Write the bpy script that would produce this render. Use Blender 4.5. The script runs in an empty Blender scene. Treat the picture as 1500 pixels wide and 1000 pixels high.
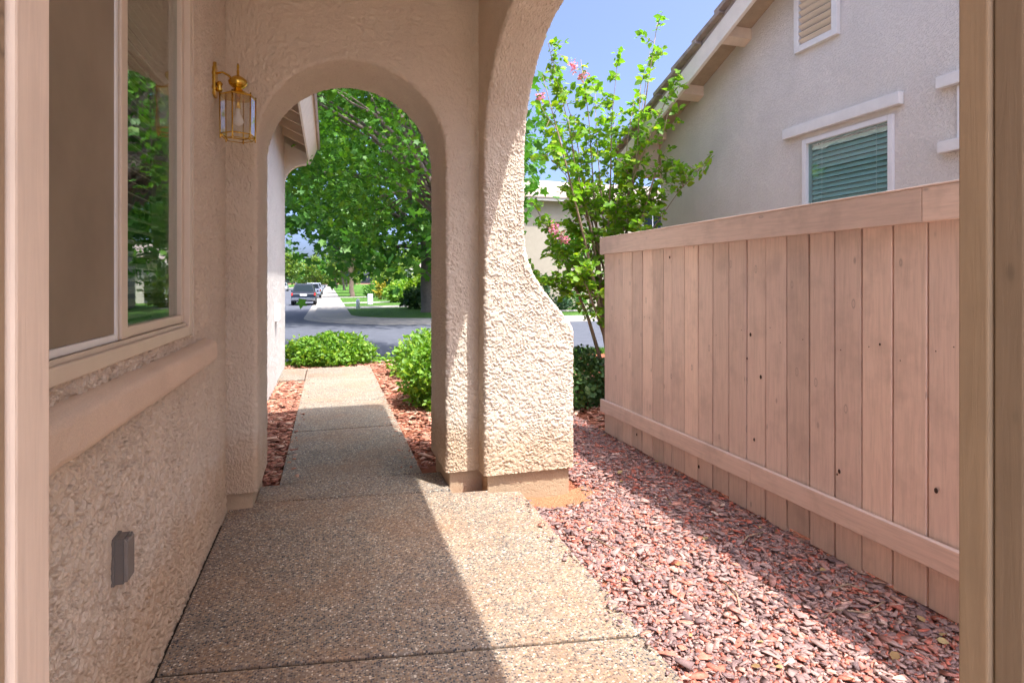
import bpy, bmesh, math, random
import numpy as np
from mathutils import Vector, Matrix

random.seed(7)
RNG = np.random.default_rng(11)
SC = bpy.context.scene
COL = SC.collection

# ------------------------------------------------------------------ camera, world, sun, exposure
CAM_H = 1.40
YAW = math.radians(17.5)
cam = bpy.data.cameras.new('camera')
cam.sensor_width = 36.0
cam.lens = 20.4
cam.shift_y = -0.058
cam.clip_start = 0.05
cam.clip_end = 1500
camo = bpy.data.objects.new('camera', cam)
COL.objects.link(camo)
camo.location = (0, 0, CAM_H)
camo.rotation_euler = (math.radians(90), 0, -YAW)
SC.camera = camo

SUN_DIR = Vector((0.25, -0.39, 1.0)).normalized()      # towards the sun
SUN_EL = math.asin(SUN_DIR.z)
SUN_AZ = math.atan2(SUN_DIR.x, SUN_DIR.y)              # clockwise from +Y
world = bpy.data.worlds.new('World')
SC.world = world
world.use_nodes = True
wn = world.node_tree
wn.nodes.clear()
wo = wn.nodes.new('ShaderNodeOutputWorld')
bg = wn.nodes.new('ShaderNodeBackground')
sky = wn.nodes.new('ShaderNodeTexSky')
sky.sky_type = 'NISHITA'
sky.sun_disc = False
sky.sun_elevation = SUN_EL
sky.sun_rotation = SUN_AZ
sky.air_density = 0.36
sky.dust_density = 5.0
sky.ozone_density = 7.0
bg.inputs['Strength'].default_value = 0.15
wn.links.new(sky.outputs[0], bg.inputs[0])
wn.links.new(bg.outputs[0], wo.inputs[0])

sl = bpy.data.lights.new('sun', 'SUN')
sl.energy = 2.0
sl.angle = math.radians(0.55)
sl.color = (1.0, 0.97, 0.92)
so = bpy.data.objects.new('sun', sl)
COL.objects.link(so)
so.rotation_euler = SUN_DIR.to_track_quat('Z', 'Y').to_euler()
so.location = (10, -16, 40)

SC.view_settings.view_transform = 'Standard'
SC.view_settings.look = 'None'
SC.view_settings.gamma = 1.0
SC.view_settings.use_curve_mapping = False
SC.view_settings.exposure = 2.10
SC.render.engine = 'CYCLES'
SC.cycles.max_bounces = 12
SC.cycles.diffuse_bounces = 8
SC.cycles.transparent_max_bounces = 12
SC.cycles.use_denoising = True

# ------------------------------------------------------------------ noise
_perm = RNG.permutation(256)
_perm = np.concatenate([_perm, _perm, _perm])
_g = RNG.normal(size=(256, 3))
_g /= np.linalg.norm(_g, axis=1)[:, None]


def perlin(p):
    p = np.asarray(p, float)
    i = np.floor(p).astype(int)
    f = p - i
    i &= 255
    w = f * f * f * (f * (f * 6 - 15) + 10)
    out = 0
    for dx in (0, 1):
        wx = w[..., 0] if dx else 1 - w[..., 0]
        for dy in (0, 1):
            wy = w[..., 1] if dy else 1 - w[..., 1]
            for dz in (0, 1):
                wz = w[..., 2] if dz else 1 - w[..., 2]
                h = _perm[_perm[_perm[(i[..., 0] + dx) & 255] + ((i[..., 1] + dy) & 255)] + ((i[..., 2] + dz) & 255)]
                g = _g[h]
                d = g[..., 0] * (f[..., 0] - dx) + g[..., 1] * (f[..., 1] - dy) + g[..., 2] * (f[..., 2] - dz)
                out = out + wx * wy * wz * d
    return out * 1.6


def sstep(a, b, x):
    t = np.clip((x - a) / (b - a), 0, 1)
    return t * t * (3 - 2 * t)


def stucco_height(P, amp=0.0064):
    wv = np.stack([perlin(P * 30 + k) for k in (3.1, 17.7, 41.3)], -1) * 0.013
    Q = P + wv
    mk = sstep(-.18, .18, perlin(P * 2.6 + 71.3) + .4 * perlin(P * 9 + 12.1))
    n = mk * perlin(Q * 42) + (1 - mk) * perlin(Q * 72 + 3.3) + 0.38 * perlin(Q * 118 + 9.2)
    gate = sstep(-.30, .12, perlin(P * 17 + 5.5) + .35 * perlin(P * 5 + 1.5))
    groove = 1 - sstep(0.06, 0.30, np.abs(n))
    n2 = perlin(Q * 66 + 23.1)
    pit = sstep(0.42, 0.62, n2)
    box = (1 - sstep(.045, .11, np.abs(P[:, 1] - 1.985))) * (1 - sstep(.075, .13, np.abs(P[:, 2] - .588))) * (P[:, 0] < -.55)
    return (amp * (.30 * np.tanh(n / .12) - .80 * groove * gate - .55 * pit) + 0.0011 * perlin(P * 170 + 2.2)) * (1 - .85 * box) + 0.0012 * perlin(P * 11 + 30)


# ------------------------------------------------------------------ mesh helpers
def np_mesh(name, V, F, smooth=False):
    V = np.asarray(V, np.float32)
    if not isinstance(F, list):
        F = [F]
    F = [np.asarray(f, np.int32) for f in F if len(f)]
    me = bpy.data.meshes.new(name)
    me.vertices.add(len(V))
    me.vertices.foreach_set('co', V.ravel())
    nl = sum(f.size for f in F)
    npoly = sum(len(f) for f in F)
    me.loops.add(nl)
    me.polygons.add(npoly)
    me.loops.foreach_set('vertex_index', np.concatenate([f.ravel() for f in F]))
    tot = np.concatenate([np.full(len(f), f.shape[1], np.int32) for f in F])
    start = np.concatenate([[0], np.cumsum(tot)[:-1]]).astype(np.int32)
    me.polygons.foreach_set('loop_start', start)
    if smooth:
        me.polygons.foreach_set('use_smooth', np.ones(npoly, bool))
    me.update(calc_edges=True)
    me.validate()
    return me


def world_loc(o):
    v = Vector((0, 0, 0))
    while o is not None:
        v = v + o.location
        o = o.parent
    return v


def props(o, label=None, cat=None, group=None, kind=None):
    if label:
        o['label'] = label
    if cat:
        o['category'] = cat
    if group:
        o['group'] = group
    if kind:
        o['kind'] = kind
    return o


def link(name, me, mat, parent=None, loc=None, **kw):
    """mesh given in world coordinates (relative to loc, or to the parent's base)"""
    o = bpy.data.objects.new(name, me)
    COL.objects.link(o)
    if mat is not None:
        if isinstance(mat, (list, tuple)):
            for m in mat:
                me.materials.append(m)
        elif len(me.materials) == 0:
            me.materials.append(mat)
    if parent is not None:
        o.parent = parent
        o.location = (Vector(loc) if loc is not None else Vector((0, 0, 0))) - world_loc(parent)
    elif loc is not None:
        o.location = loc
    return props(o, **kw)


def thing(name, loc, label, cat, group=None):
    o = bpy.data.objects.new(name, None)
    o.empty_display_size = 0.2
    COL.objects.link(o)
    o.location = loc
    return props(o, label, cat, group)


def from_np(name, V, F, mat, parent=None, smooth=False, **kw):
    return link(name, np_mesh(name, V, F, smooth), mat, parent, **kw)


class MB:
    """collects shapes into one bmesh"""
    def __init__(self):
        self.bm = bmesh.new()

    def box(self, x0, x1, y0, y1, z0, z1, bev=0.0, seg=2, rot=None, piv=None):
        r = bmesh.ops.create_cube(self.bm, size=1.0)
        vs = r['verts']
        M = Matrix.Translation(((x0 + x1) / 2, (y0 + y1) / 2, (z0 + z1) / 2)) @ Matrix.Diagonal((x1 - x0, y1 - y0, z1 - z0, 1))
        bmesh.ops.transform(self.bm, matrix=M, verts=vs)
        if bev > 0:
            es = list({e for v in vs for e in v.link_edges})
            rb = bmesh.ops.bevel(self.bm, geom=es, offset=bev, segments=seg, affect='EDGES', profile=0.6)
            vs = list({v for f in rb['faces'] for v in f.verts} | {v for v in vs if v.is_valid})
        if rot is not None:
            p = Vector(piv) if piv is not None else Vector(((x0 + x1) / 2, (y0 + y1) / 2, (z0 + z1) / 2))
            bmesh.ops.transform(self.bm, matrix=Matrix.Translation(p) @ rot.to_4x4() @ Matrix.Translation(-p), verts=vs)
        return self

    def prism(self, poly, axis, a, b, bev=0.0):
        """poly: list of 2-D points; axis: 'x','y','z' extrusion axis"""
        def pt(p, t):
            return {'x': (t, p[0], p[1]), 'y': (p[0], t, p[1]), 'z': (p[0], p[1], t)}[axis]
        va = [self.bm.verts.new(pt(p, a)) for p in poly]
        vb = [self.bm.verts.new(pt(p, b)) for p in poly]
        n = len(poly)
        fs = [self.bm.faces.new(va), self.bm.faces.new(list(reversed(vb)))]
        for i in range(n):
            fs.append(self.bm.faces.new((va[(i + 1) % n], va[i], vb[i], vb[(i + 1) % n])))
        bmesh.ops.recalc_face_normals(self.bm, faces=fs)
        if bev > 0:
            es = list({e for f in fs for e in f.edges})
            bmesh.ops.bevel(self.bm, geom=es, offset=bev, segments=2, affect='EDGES', profile=0.6)
        return self

    def tube(self, pts, radii, n=8, cap=True):
        pts = [Vector(p) for p in pts]
        rings = []
        for i, p in enumerate(pts):
            d = (pts[min(i + 1, len(pts) - 1)] - pts[max(i - 1, 0)]).normalized()
            a = Vector((0, 0, 1)) if abs(d.z) < 0.9 else Vector((1, 0, 0))
            u = d.cross(a).normalized()
            v = d.cross(u).normalized()
            r = radii[i] if hasattr(radii, '__len__') else radii
            rings.append([self.bm.verts.new(p + (u * math.cos(2 * math.pi * k / n) + v * math.sin(2 * math.pi * k / n)) * r) for k in range(n)])
        for a, b in zip(rings[:-1], rings[1:]):
            for k in range(n):
                self.bm.faces.new((a[k], a[(k + 1) % n], b[(k + 1) % n], b[k])).smooth = True
        if cap:
            self.bm.faces.new(rings[0])
            self.bm.faces.new(list(reversed(rings[-1])))
        return self

    def lathe(self, prof, c, n=16, smooth=True):
        rings = []
        for r, z in prof:
            rings.append([self.bm.verts.new((c[0] + r * math.cos(2 * math.pi * k / n), c[1] + r * math.sin(2 * math.pi * k / n), c[2] + z)) for k in range(n)])
        for a, b in zip(rings[:-1], rings[1:]):
            for k in range(n):
                self.bm.faces.new((a[k], a[(k + 1) % n], b[(k + 1) % n], b[k])).smooth = smooth
        self.bm.faces.new(list(reversed(rings[0])))
        self.bm.faces.new(rings[-1])
        return self

    def quad(self, a, b, c, d):
        self.bm.faces.new([self.bm.verts.new(p) for p in (a, b, c, d)])
        return self

    def mesh(self, name):
        bmesh.ops.recalc_face_normals(self.bm, faces=self.bm.faces[:])
        me = bpy.data.meshes.new(name)
        self.bm.to_mesh(me)
        self.bm.free()
        return me

    def build(self, name, mat, parent=None, **kw):
        return link(name, self.mesh(name), mat, parent, **kw)


# ------------------------------------------------------------------ materials
class NT:
    def __init__(self, name):
        self.m = bpy.data.materials.new(name)
        self.m.use_nodes = True
        self.t = self.m.node_tree
        self.t.nodes.clear()
        self.out = self.n('ShaderNodeOutputMaterial')
        self.co = self.n('ShaderNodeTexCoord')

    def n(self, typ, **kw):
        x = self.t.nodes.new(typ)
        for k, v in kw.items():
            if k in x.inputs:
                x.inputs[k].default_value = v
            else:
                setattr(x, k, v)
        return x

    def l(self, a, b):
        self.t.links.new(a, b)

    def mapping(self, scale=(1, 1, 1), coord='Object'):
        mp = self.n('ShaderNodeMapping')
        mp.inputs['Scale'].default_value = scale
        self.l(self.co.outputs[coord], mp.inputs[0])
        return mp.outputs[0]

    def noise(self, vec, scale, detail=4, rough=0.55, dist=0.0):
        x = self.n('ShaderNodeTexNoise')
        x.inputs['Scale'].default_value = scale
        x.inputs['Detail'].default_value = detail
        x.inputs['Roughness'].default_value = rough
        x.inputs['Distortion'].default_value = dist
        self.l(vec, x.inputs['Vector'])
        return x.outputs[0]

    def ramp(self, fac, stops, interp='LINEAR'):
        r = self.n('ShaderNodeValToRGB')
        r.color_ramp.interpolation = interp
        e = r.color_ramp.elements
        while len(e) < len(stops):
            e.new(0.5)
        for k, (p, c) in enumerate(stops):
            e[k].position = p
            e[k].color = (*c, 1) if len(c) == 3 else c
        self.l(fac, r.inputs[0])
        return r.outputs[0]

    def mix(self, fac, a, b, mode='MIX'):
        x = self.n('ShaderNodeMix', data_type='RGBA', blend_type=mode)
        for s, v in ((x.inputs[0], fac), (x.inputs[6], a), (x.inputs[7], b)):
            if hasattr(v, 'is_linked') or hasattr(v, 'links'):
                self.l(v, s)
            else:
                s.default_value = v if not isinstance(v, tuple) else ((*v, 1) if len(v) == 3 else v)
        return x.outputs[2]

    def bump(self, h, strength=0.3, dist=0.01, normal=None):
        b = self.n('ShaderNodeBump')
        b.inputs['Strength'].default_value = strength
        b.inputs['Distance'].default_value = dist
        self.l(h, b.inputs['Height'])
        if normal is not None:
            self.l(normal, b.inputs['Normal'])
        return b.outputs[0]

    def bsdf(self, color, rough=0.8, normal=None, metal=0.0, spec=0.3):
        p = self.n('ShaderNodeBsdfPrincipled')
        if isinstance(color, tuple):
            p.inputs['Base Color'].default_value = (*color, 1)
        else:
            self.l(color, p.inputs['Base Color'])
        if isinstance(rough, (int, float)):
            p.inputs['Roughness'].default_value = rough
        else:
            self.l(rough, p.inputs['Roughness'])
        p.inputs['Metallic'].default_value = metal
        p.inputs['Specular IOR Level'].default_value = spec
        if normal is not None:
            self.l(normal, p.inputs['Normal'])
        return p

    def done(self, sh):
        self.l(sh.outputs[0] if hasattr(sh, 'outputs') else sh, self.out.inputs[0])
        return self.m


def S(r, g, b):
    """sRGB 0-255 -> linear"""
    f = lambda c: (c / 255 / 12.92) if c / 255 <= 0.04045 else ((c / 255 + 0.055) / 1.055) ** 2.4
    return (f(r), f(g), f(b))


def mat_plain(name, col, rough=0.6, var=0.08, scale=6.0, metal=0.0, spec=0.3, bump=0.0, bscale=200):
    t = NT(name)
    v = t.mapping()
    n = t.noise(v, scale, 5, 0.6)
    lo = tuple(c * (1 - var) for c in col)
    hi = tuple(min(1, c * (1 + var)) for c in col)
    c = t.ramp(n, [(0.3, lo), (0.7, hi)])
    nm = t.bump(t.noise(v, bscale, 3), bump, 0.002) if bump else None
    return t.done(t.bsdf(c, rough, nm, metal, spec))


def mat_stucco(name, col, bump=0.5, scale=55, dist=0.006, var=0.07, splash=False, streak=False):
    t = NT(name)
    v = t.mapping()
    n = t.noise(v, 3.0, 6, 0.6)
    c = t.ramp(n, [(0.25, tuple(x * (1 - var) for x in col)), (0.75, tuple(min(1, x * (1 + var)) for x in col))])
    fine = t.noise(v, 240, 2, 0.6)
    c = t.mix(0.35, c, t.ramp(fine, [(0.35, tuple(x * 0.75 for x in col)), (0.65, tuple(min(1, x * 1.12) for x in col))]))
    if splash:      # soil splashed up from the ground, with an uneven upper edge
        sp = t.n('ShaderNodeSeparateXYZ')
        t.l(t.co.outputs['Object'], sp.inputs[0])
        ad = t.n('ShaderNodeMath', operation='MULTIPLY_ADD')
        t.l(t.noise(v, 7.0, 6, 0.7), ad.inputs[0])
        ad.inputs[1].default_value = -.55
        t.l(sp.outputs[2], ad.inputs[2])
        k = t.ramp(ad.outputs[0], [(0.0, (.55, .55, .55)), (.22, (0, 0, 0))])
        c = t.mix(k, c, (.56, .36, .20))
        c = t.mix(t.ramp(t.noise(v, 1.4, 7, .72), [(.52, (0, 0, 0)), (.75, (.18, .18, .18))]), c, (.48, .36, .25))
    if streak:
        mv = t.n('ShaderNodeMapping')
        mv.inputs['Scale'].default_value = (3.5, 3.5, .35)
        t.l(t.co.outputs['Object'], mv.inputs[0])
        c = t.mix(t.ramp(t.noise(mv.outputs[0], 1.6, 7, .7), [(.48, (0, 0, 0)), (.78, (.22, .22, .22))]), c, tuple(x * .72 for x in col))
    nm = None
    if scale:
        h = t.ramp(t.noise(v, scale, 3, 0.55, 0.9), [(0.38, (0, 0, 0)), (0.52, (1, 1, 1))])
        nm = t.bump(h, bump, dist)
    nm = t.bump(fine, 0.35, 0.0015, nm)
    return t.done(t.bsdf(c, 0.92, nm, 0, 0.15))


def mat_aggregate(name, tint=(1, 1, 1)):
    t = NT(name)
    v = t.mapping()
    dv = t.n('ShaderNodeVectorMath', operation='ADD')
    nz = t.n('ShaderNodeTexNoise')
    nz.inputs['Scale'].default_value = 60
    t.l(v, nz.inputs['Vector'])
    sc = t.n('ShaderNodeVectorMath', operation='SCALE')
    sc.inputs['Scale'].default_value = 0.006
    t.l(nz.outputs['Color'], sc.inputs[0])
    t.l(v, dv.inputs[0])
    t.l(sc.outputs[0], dv.inputs[1])
    vo = t.n('ShaderNodeTexVoronoi', feature='F1')
    vo.inputs['Scale'].default_value = 112
    vo.inputs['Randomness'].default_value = 1.0
    t.l(dv.outputs[0], vo.inputs['Vector'])
    sep = t.n('ShaderNodeSeparateColor')
    t.l(vo.outputs['Color'], sep.inputs[0])
    cols = [(0.0, (.040, .044, .052)), (.16, (.085, .085, .092)), (.30, (.20, .145, .10)), (.46, (.31, .235, .165)), (.60, (.40, .27, .165)),
            (.72, (.36, .32, .27)), (.85, (.52, .42, .30)), (.95, (.70, .64, .53))]
    peb = t.ramp(sep.outputs[0], [(p, tuple(a * b for a, b in zip(c, tint))) for p, c in cols], 'CONSTANT')
    mort = tuple(a * b for a, b in zip((.25, .205, .16), tint))
    gap = t.ramp(vo.outputs['Distance'], [(0.42, (0, 0, 0)), (0.62, (1, 1, 1))])
    c = t.mix(gap, peb, mort)
    st = t.noise(v, 1.7, 5, 0.65)
    c = t.mix(t.ramp(st, [(.45, (0, 0, 0)), (.68, (.75, .75, .75))]), c, t.mix(0.5, c, (.34, .17, .08)))
    c = t.mix(t.ramp(t.noise(v, 3.1, 6, .7), [(.55, (0, 0, 0)), (.72, (.45, .45, .45))]), c, (.10, .09, .085))
    big = t.noise(v, 0.9, 3, 0.5)
    c = t.mix(1.0, c, t.ramp(big, [(.3, (.86, .86, .86)), (.7, (1.10, 1.08, 1.05))]), 'MULTIPLY')
    inv = t.n('ShaderNodeMath', operation='SUBTRACT')
    inv.inputs[0].default_value = 1
    t.l(vo.outputs['Distance'], inv.inputs[1])
    nm = t.bump(inv.outputs[0], 0.55, 0.004)
    return t.done(t.bsdf(c, 0.72, nm, 0, 0.3))


def mat_island(name, cols, rough=0.85, bump_scale=60, trans=0.0, spec=0.2):
    """colour picked per loose piece of the mesh"""
    t = NT(name)
    g = t.n('ShaderNodeNewGeometry')
    c = t.ramp(g.outputs['Random Per Island'], cols)
    v = t.mapping()
    n = t.noise(v, bump_scale, 3)
    c = t.mix(1.0, c, t.ramp(n, [(.3, (.82, .82, .82)), (.7, (1.12, 1.12, 1.12))]), 'MULTIPLY')
    p = t.bsdf(c, rough, None, 0, spec)
    if trans:
        tr = t.n('ShaderNodeBsdfTranslucent')
        c2 = t.mix(1.0, c, (1.25, 1.35, 0.55), 'MULTIPLY')
        t.l(c2, tr.inputs[0])
        mx = t.n('ShaderNodeMixShader')
        mx.inputs[0].default_value = trans
        t.l(p.outputs[0], mx.inputs[1])
        t.l(tr.outputs[0], mx.inputs[2])
        return t.done(mx)
    return t.done(p)


def mat_leaf(name, col, yellow=0.25, trans=0.35, rough=0.5):
    r, g, b = col
    return mat_island(name, [(0.0, (r * .62, g * .68, b * .8)), (.35, (r * .9, g * .92, b)), (.7, (r * 1.15, g * 1.08, b)),
                             (1.0, (r * (1.35 + yellow), g * 1.22, b * 1.05))], rough, 30, trans, 0.35)


def mat_wood_paint(name, col, grain=1.0, wear=0.5, along_y=False):
    t = NT(name)
    oi = t.n('ShaderNodeObjectInfo')
    add = t.n('ShaderNodeVectorMath', operation='ADD')
    sc = t.n('ShaderNodeVectorMath', operation='SCALE')
    sc.inputs[0].default_value = (7.3, 3.1, 5.7)
    t.l(oi.outputs['Random'], sc.inputs['Scale'])
    t.l(t.co.outputs['Object'], add.inputs[0])
    t.l(sc.outputs[0], add.inputs[1])
    mp = t.n('ShaderNodeMapping')
    mp.inputs['Scale'].default_value = (26, 1.6, 26) if along_y else (26, 26, 1.6)
    t.l(add.outputs[0], mp.inputs[0])
    gr = t.noise(mp.outputs[0], 3.0, 6, 0.62, 0.6)
    blot = t.noise(add.outputs[0], 5.0, 5, 0.6)
    c = t.ramp(gr, [(.28, tuple(x * (1 - .22 * grain) for x in col)), (.55, col), (.8, tuple(x * (1 + .10 * grain) for x in col))])
    c = t.mix(t.ramp(blot, [(.50, (0, 0, 0)), (.72, (wear, wear, wear))]), c, tuple(x * .62 for x in col))
    pb = t.ramp(oi.outputs['Random'], [(0, (.84, .83, .82)), (.5, (1, .985, .98)), (1, (1.13, 1.10, 1.07))])
    c = t.mix(1.0, c, pb, 'MULTIPLY')
    # knots
    mk = t.n('ShaderNodeMapping')
    mk.inputs['Scale'].default_value = (8.0, 3.6, 8.0) if along_y else (8.0, 8.0, 3.6)
    t.l(add.outputs[0], mk.inputs[0])
    vo = t.n('ShaderNodeTexVoronoi', feature='F1')
    vo.inputs['Scale'].default_value = 1.0
    t.l(mk.outputs[0], vo.inputs['Vector'])
    kn = t.ramp(vo.outputs['Distance'], [(.02, (.5, .5, .5)), (.05, (.05, .05, .05)), (.075, (.9, .9, .9)), (.10, (.1, .1, .1)), (.13, (0, 0, 0))])
    c = t.mix(kn, c, tuple(x * .55 for x in col))
    nm = t.bump(gr, 0.32, 0.003)
    return t.done(t.bsdf(c, 0.75, nm, 0, 0.22))


def mat_glass(name, tint, ior=1.5, rough=0.0, boost=0.0, frost=0.0):
    t = NT(name)
    fr = t.n('ShaderNodeFresnel')
    ge = t.n('ShaderNodeNewGeometry')
    im = t.n('ShaderNodeMath', operation='MULTIPLY_ADD')      # same index from either side of the pane
    t.l(ge.outputs['Backfacing'], im.inputs[0])
    im.inputs[1].default_value = 1 / ior - ior
    im.inputs[2].default_value = ior
    t.l(im.outputs[0], fr.inputs[0])
    gl = t.n('ShaderNodeBsdfGlossy')
    gl.inputs['Roughness'].default_value = rough
    v = t.mapping()
    nm = t.bump(t.noise(v, 5.0, 2, 0.5), 0.25, 0.004)
    t.l(nm, gl.inputs['Normal'])
    tr = t.n('ShaderNodeBsdfTransparent')
    tr.inputs[0].default_value = (*tint, 1)
    ad = t.n('ShaderNodeMath', operation='MULTIPLY_ADD', use_clamp=True)
    t.l(fr.outputs[0], ad.inputs[0])
    ad.inputs[1].default_value = 1.7
    ad.inputs[2].default_value = boost
    mx = t.n('ShaderNodeMixShader')
    t.l(ad.outputs[0], mx.inputs[0])
    t.l(tr.outputs[0], mx.inputs[1])
    t.l(gl.outputs[0], mx.inputs[2])
    if frost:
        df = t.n('ShaderNodeBsdfTranslucent')
        df.inputs[0].default_value = (.85, .86, .84, 1)
        d2 = t.n('ShaderNodeBsdfDiffuse')
        d2.inputs[0].default_value = (.85, .86, .84, 1)
        ma = t.n('ShaderNodeMixShader')
        t.l(df.outputs[0], ma.inputs[1])
        t.l(d2.outputs[0], ma.inputs[2])
        mb = t.n('ShaderNodeMixShader')
        mb.inputs[0].default_value = frost
        t.l(mx.outputs[0], mb.inputs[1])
        t.l(ma.outputs[0], mb.inputs[2])
        return t.done(mb)
    return t.done(mx)


M = {}
M['stucco'] = mat_stucco('own_stucco', (.75, .645, .52), 0.6, 130, 0.003, 0.09, splash=True)
M['stucco_far'] = mat_stucco('own_stucco_plain', (.70, .575, .465), 0.6, 60)
M['sill'] = mat_stucco('sill_plaster', (.72, .575, .45), 0.25, 150, 0.002, 0.1)
M['garage'] = mat_stucco('garage_stucco', (.62, .58, .54), 0.5, 55)
M['neigh'] = mat_stucco('neighbour_stucco', (.73, .685, .63), 0.6, 62, 0.008, 0.10, streak=True)
M['ceiling'] = mat_plain('ceiling_paint', (.62, .53, .42), 0.85, 0.05, bump=0.2)
M['concrete'] = mat_stucco('base_concrete', (.52, .38, .25), 0.35, 40, 0.006, 0.22)
M['agg'] = mat_aggregate('aggregate', (1.10, 1.06, 1.04))
M['agg2'] = mat_aggregate('aggregate_path', (1.0, 1.02, 1.05))
M['joint'] = mat_plain('joint_dirt', (.045, .035, .028), 0.95, 0.3, 40)
M['fence'] = mat_wood_paint('fence_paint', (.70, .56, .495), .75, .5)
M['fence_h'] = mat_wood_paint('fence_paint_lengthwise', (.70, .56, .495), .75, .5, True)
M['post'] = mat_wood_paint('post_paint', (.36, .265, .175), 0.5, 0.3)
M['post_l'] = mat_wood_paint('post_paint_pale', (.71, .585, .485), 0.5, 0.25)
M['post_shade'] = mat_wood_paint('post_paint_shade', (.24, .18, .125), 0.5, 0.3)  # post paint darkened: shade on the camera-facing board put into the colour
M['knot'] = mat_plain('knot_dark', (.055, .033, .024), 0.9)
M['vinyl'] = mat_plain('almond_vinyl', (.66, .56, .45), 0.45, 0.04, spec=0.4)
M['vinyl_w'] = mat_plain('white_vinyl', (.76, .76, .76), 0.45, 0.04, spec=0.4)
M['trim'] = mat_plain('white_trim', (.74, .73, .71), 0.7, 0.05, 12, bump=0.2)
M['fascia'] = mat_plain('fascia_paint', (.74, .68, .60), 0.6, 0.06, 8)
M['rafter'] = mat_plain('rafter_paint', (.66, .54, .42), 0.65, 0.08, 8)
M['sheath'] = mat_plain('sheathing', (.40, .31, .22), 0.85, 0.12, 9, bump=0.3, bscale=40)
M['glass'] = mat_glass('window_glass', (.80, .90, .86), 1.5)
M['glass_n'] = mat_glass('window_glass_teal', (.80, .92, .91), 1.5)
M['glass_l'] = mat_glass('lantern_glass', (.97, .98, .98), 1.35, 0.0, 0.06, .12)
M['screen'] = None
M['blind'] = mat_plain('blind_slat', (.74, .66, .50), 0.5, 0.04)
M['blind_n'] = mat_plain('blind_slat_teal', (.52, .65, .64), 0.5, 0.04)
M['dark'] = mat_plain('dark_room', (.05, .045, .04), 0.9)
M['brass'] = mat_plain('polished_brass', (.74, .50, .10), 0.24, 0.10, 30, metal=1.0, spec=0.5)
M['bulb'] = mat_plain('bulb_glass', (.80, .78, .74), 0.25, 0.02)
M['box'] = mat_plain('grey_plastic', (.16, .145, .135), 0.5, 0.06, 30)
M['box_lid'] = mat_plain('grey_plastic_lid', (.22, .20, .185), 0.5, 0.05, 30)
M['asphalt'] = mat_stucco('asphalt', (.095, .10, .118), 0.3, 60, 0.006, 0.22, streak=True)
M['walk'] = mat_stucco('sidewalk_concrete', (.31, .285, .25), 0.2, 40, 0.004, 0.10)
M['bounce_slab'] = mat_stucco('bounce_slab_concrete', (.58, .52, .44), 0.2, 40, 0.004, 0.10)  # pale tone for the unseen slab added as a reflector
M['soil'] = mat_stucco('soil', (.20, .105, .065), 0.6, 30, 0.02, 0.25)
M['redsoil'] = mat_stucco('red_mulch_base', (.34, .125, .07), 0.7, 45, 0.02, 0.25)
M['tile'] = mat_plain('roof_tile', (.36, .285, .24), 0.85, 0.25, 5, bump=0.3, bscale=60)
M['tile_grey'] = mat_plain('roof_tile_grey', (.30, .25, .22), 0.85, 0.3, 7, bump=0.4, bscale=60)
M['beige'] = mat_stucco('beige_stucco', (.40, .345, .275), 0.3, 30, 0.006)
M['cream'] = mat_stucco('cream_stucco', (.60, .54, .46), 0.3, 30, 0.006)
M['bark'] = mat_stucco('bark', (.20, .165, .135), 0.7, 22, 0.02, 0.35)
M['bark_l'] = mat_stucco('bark_smooth', (.34, .245, .17), 0.3, 18, 0.01, 0.3)
M['leaf_maple'] = mat_leaf('leaf_maple', (.080, .225, .018), .35, .38)
M['leaf_plane'] = mat_leaf('leaf_plane', (.070, .20, .022), .2, .38)
M['leaf_myrtle'] = mat_leaf('leaf_myrtle', (.19, .37, .03), .5, .48)
M['leaf_bush'] = mat_leaf('leaf_bush', (.165, .33, .035), .45, .38)
M['leaf_hedge'] = mat_leaf('leaf_hedge', (.075, .150, .045), .3, .3)
M['leaf_dark'] = mat_leaf('leaf_dark', (.045, .105, .028), .3, .3)
M['leaf_far'] = mat_leaf('leaf_far', (.140, .230, .035), .3, .38)
M['leaf_lime'] = mat_leaf('leaf_lime', (.150, .270, .015), .4, .38)
M['leaf_blue'] = mat_leaf('leaf_blue', (.070, .150, .075), .2, .3)
M['leaf_yellow'] = mat_leaf('leaf_yellow', (.34, .30, .03), .2, .35)
M['flower'] = mat_island('flower_pink', [(0, (.62, .12, .28)), (.6, (.75, .28, .42)), (1, (.85, .50, .58))], .7, 40, .35)
M['grass'] = mat_leaf('grass_blade', (.075, .190, .020), .4, .35)
M['lawn'] = mat_stucco('lawn', (.085, .185, .028), 0.8, 26, 0.05, 0.28)
M['chips'] = mat_island('wood_chips', [(0, (.17, .115, .115)), (.14, (.25, .16, .15)), (.34, (.34, .225, .205)), (.54, (.40, .27, .24)),
                                       (.70, (.44, .225, .185)), (.82, (.52, .145, .10)), (.92, (.54, .22, .155)), (1, (.56, .43, .36))], .9, 70)
M['chips_red'] = mat_island('red_chips', [(0, (.26, .11, .08)), (.3, (.44, .18, .12)), (.6, (.56, .24, .15)), (.85, (.58, .33, .23)), (1, (.64, .42, .31))], .9, 70)
M['tyre'] = mat_plain('tyre', (.03, .03, .032), 0.8)
M['rim'] = mat_plain('rim', (.42, .42, .44), 0.35, metal=0.9)
M['carglass'] = mat_plain('car_glass', (.010, .020, .026), 0.3, spec=0.15)
M['red_lamp'] = mat_plain('red_lamp', (.55, .03, .03), 0.25, spec=0.5)
M['clear_lamp'] = mat_plain('clear_lamp', (.75, .75, .72), 0.2, spec=0.5)
M['plate'] = mat_plain('licence_plate', (.78, .78, .76), 0.4)
M['chrome'] = mat_plain('chrome', (.65, .66, .68), 0.2, metal=1.0)


def car_paint(name, col):
    return mat_plain(name, col, 0.22, 0.03, 3, spec=0.6)


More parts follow.
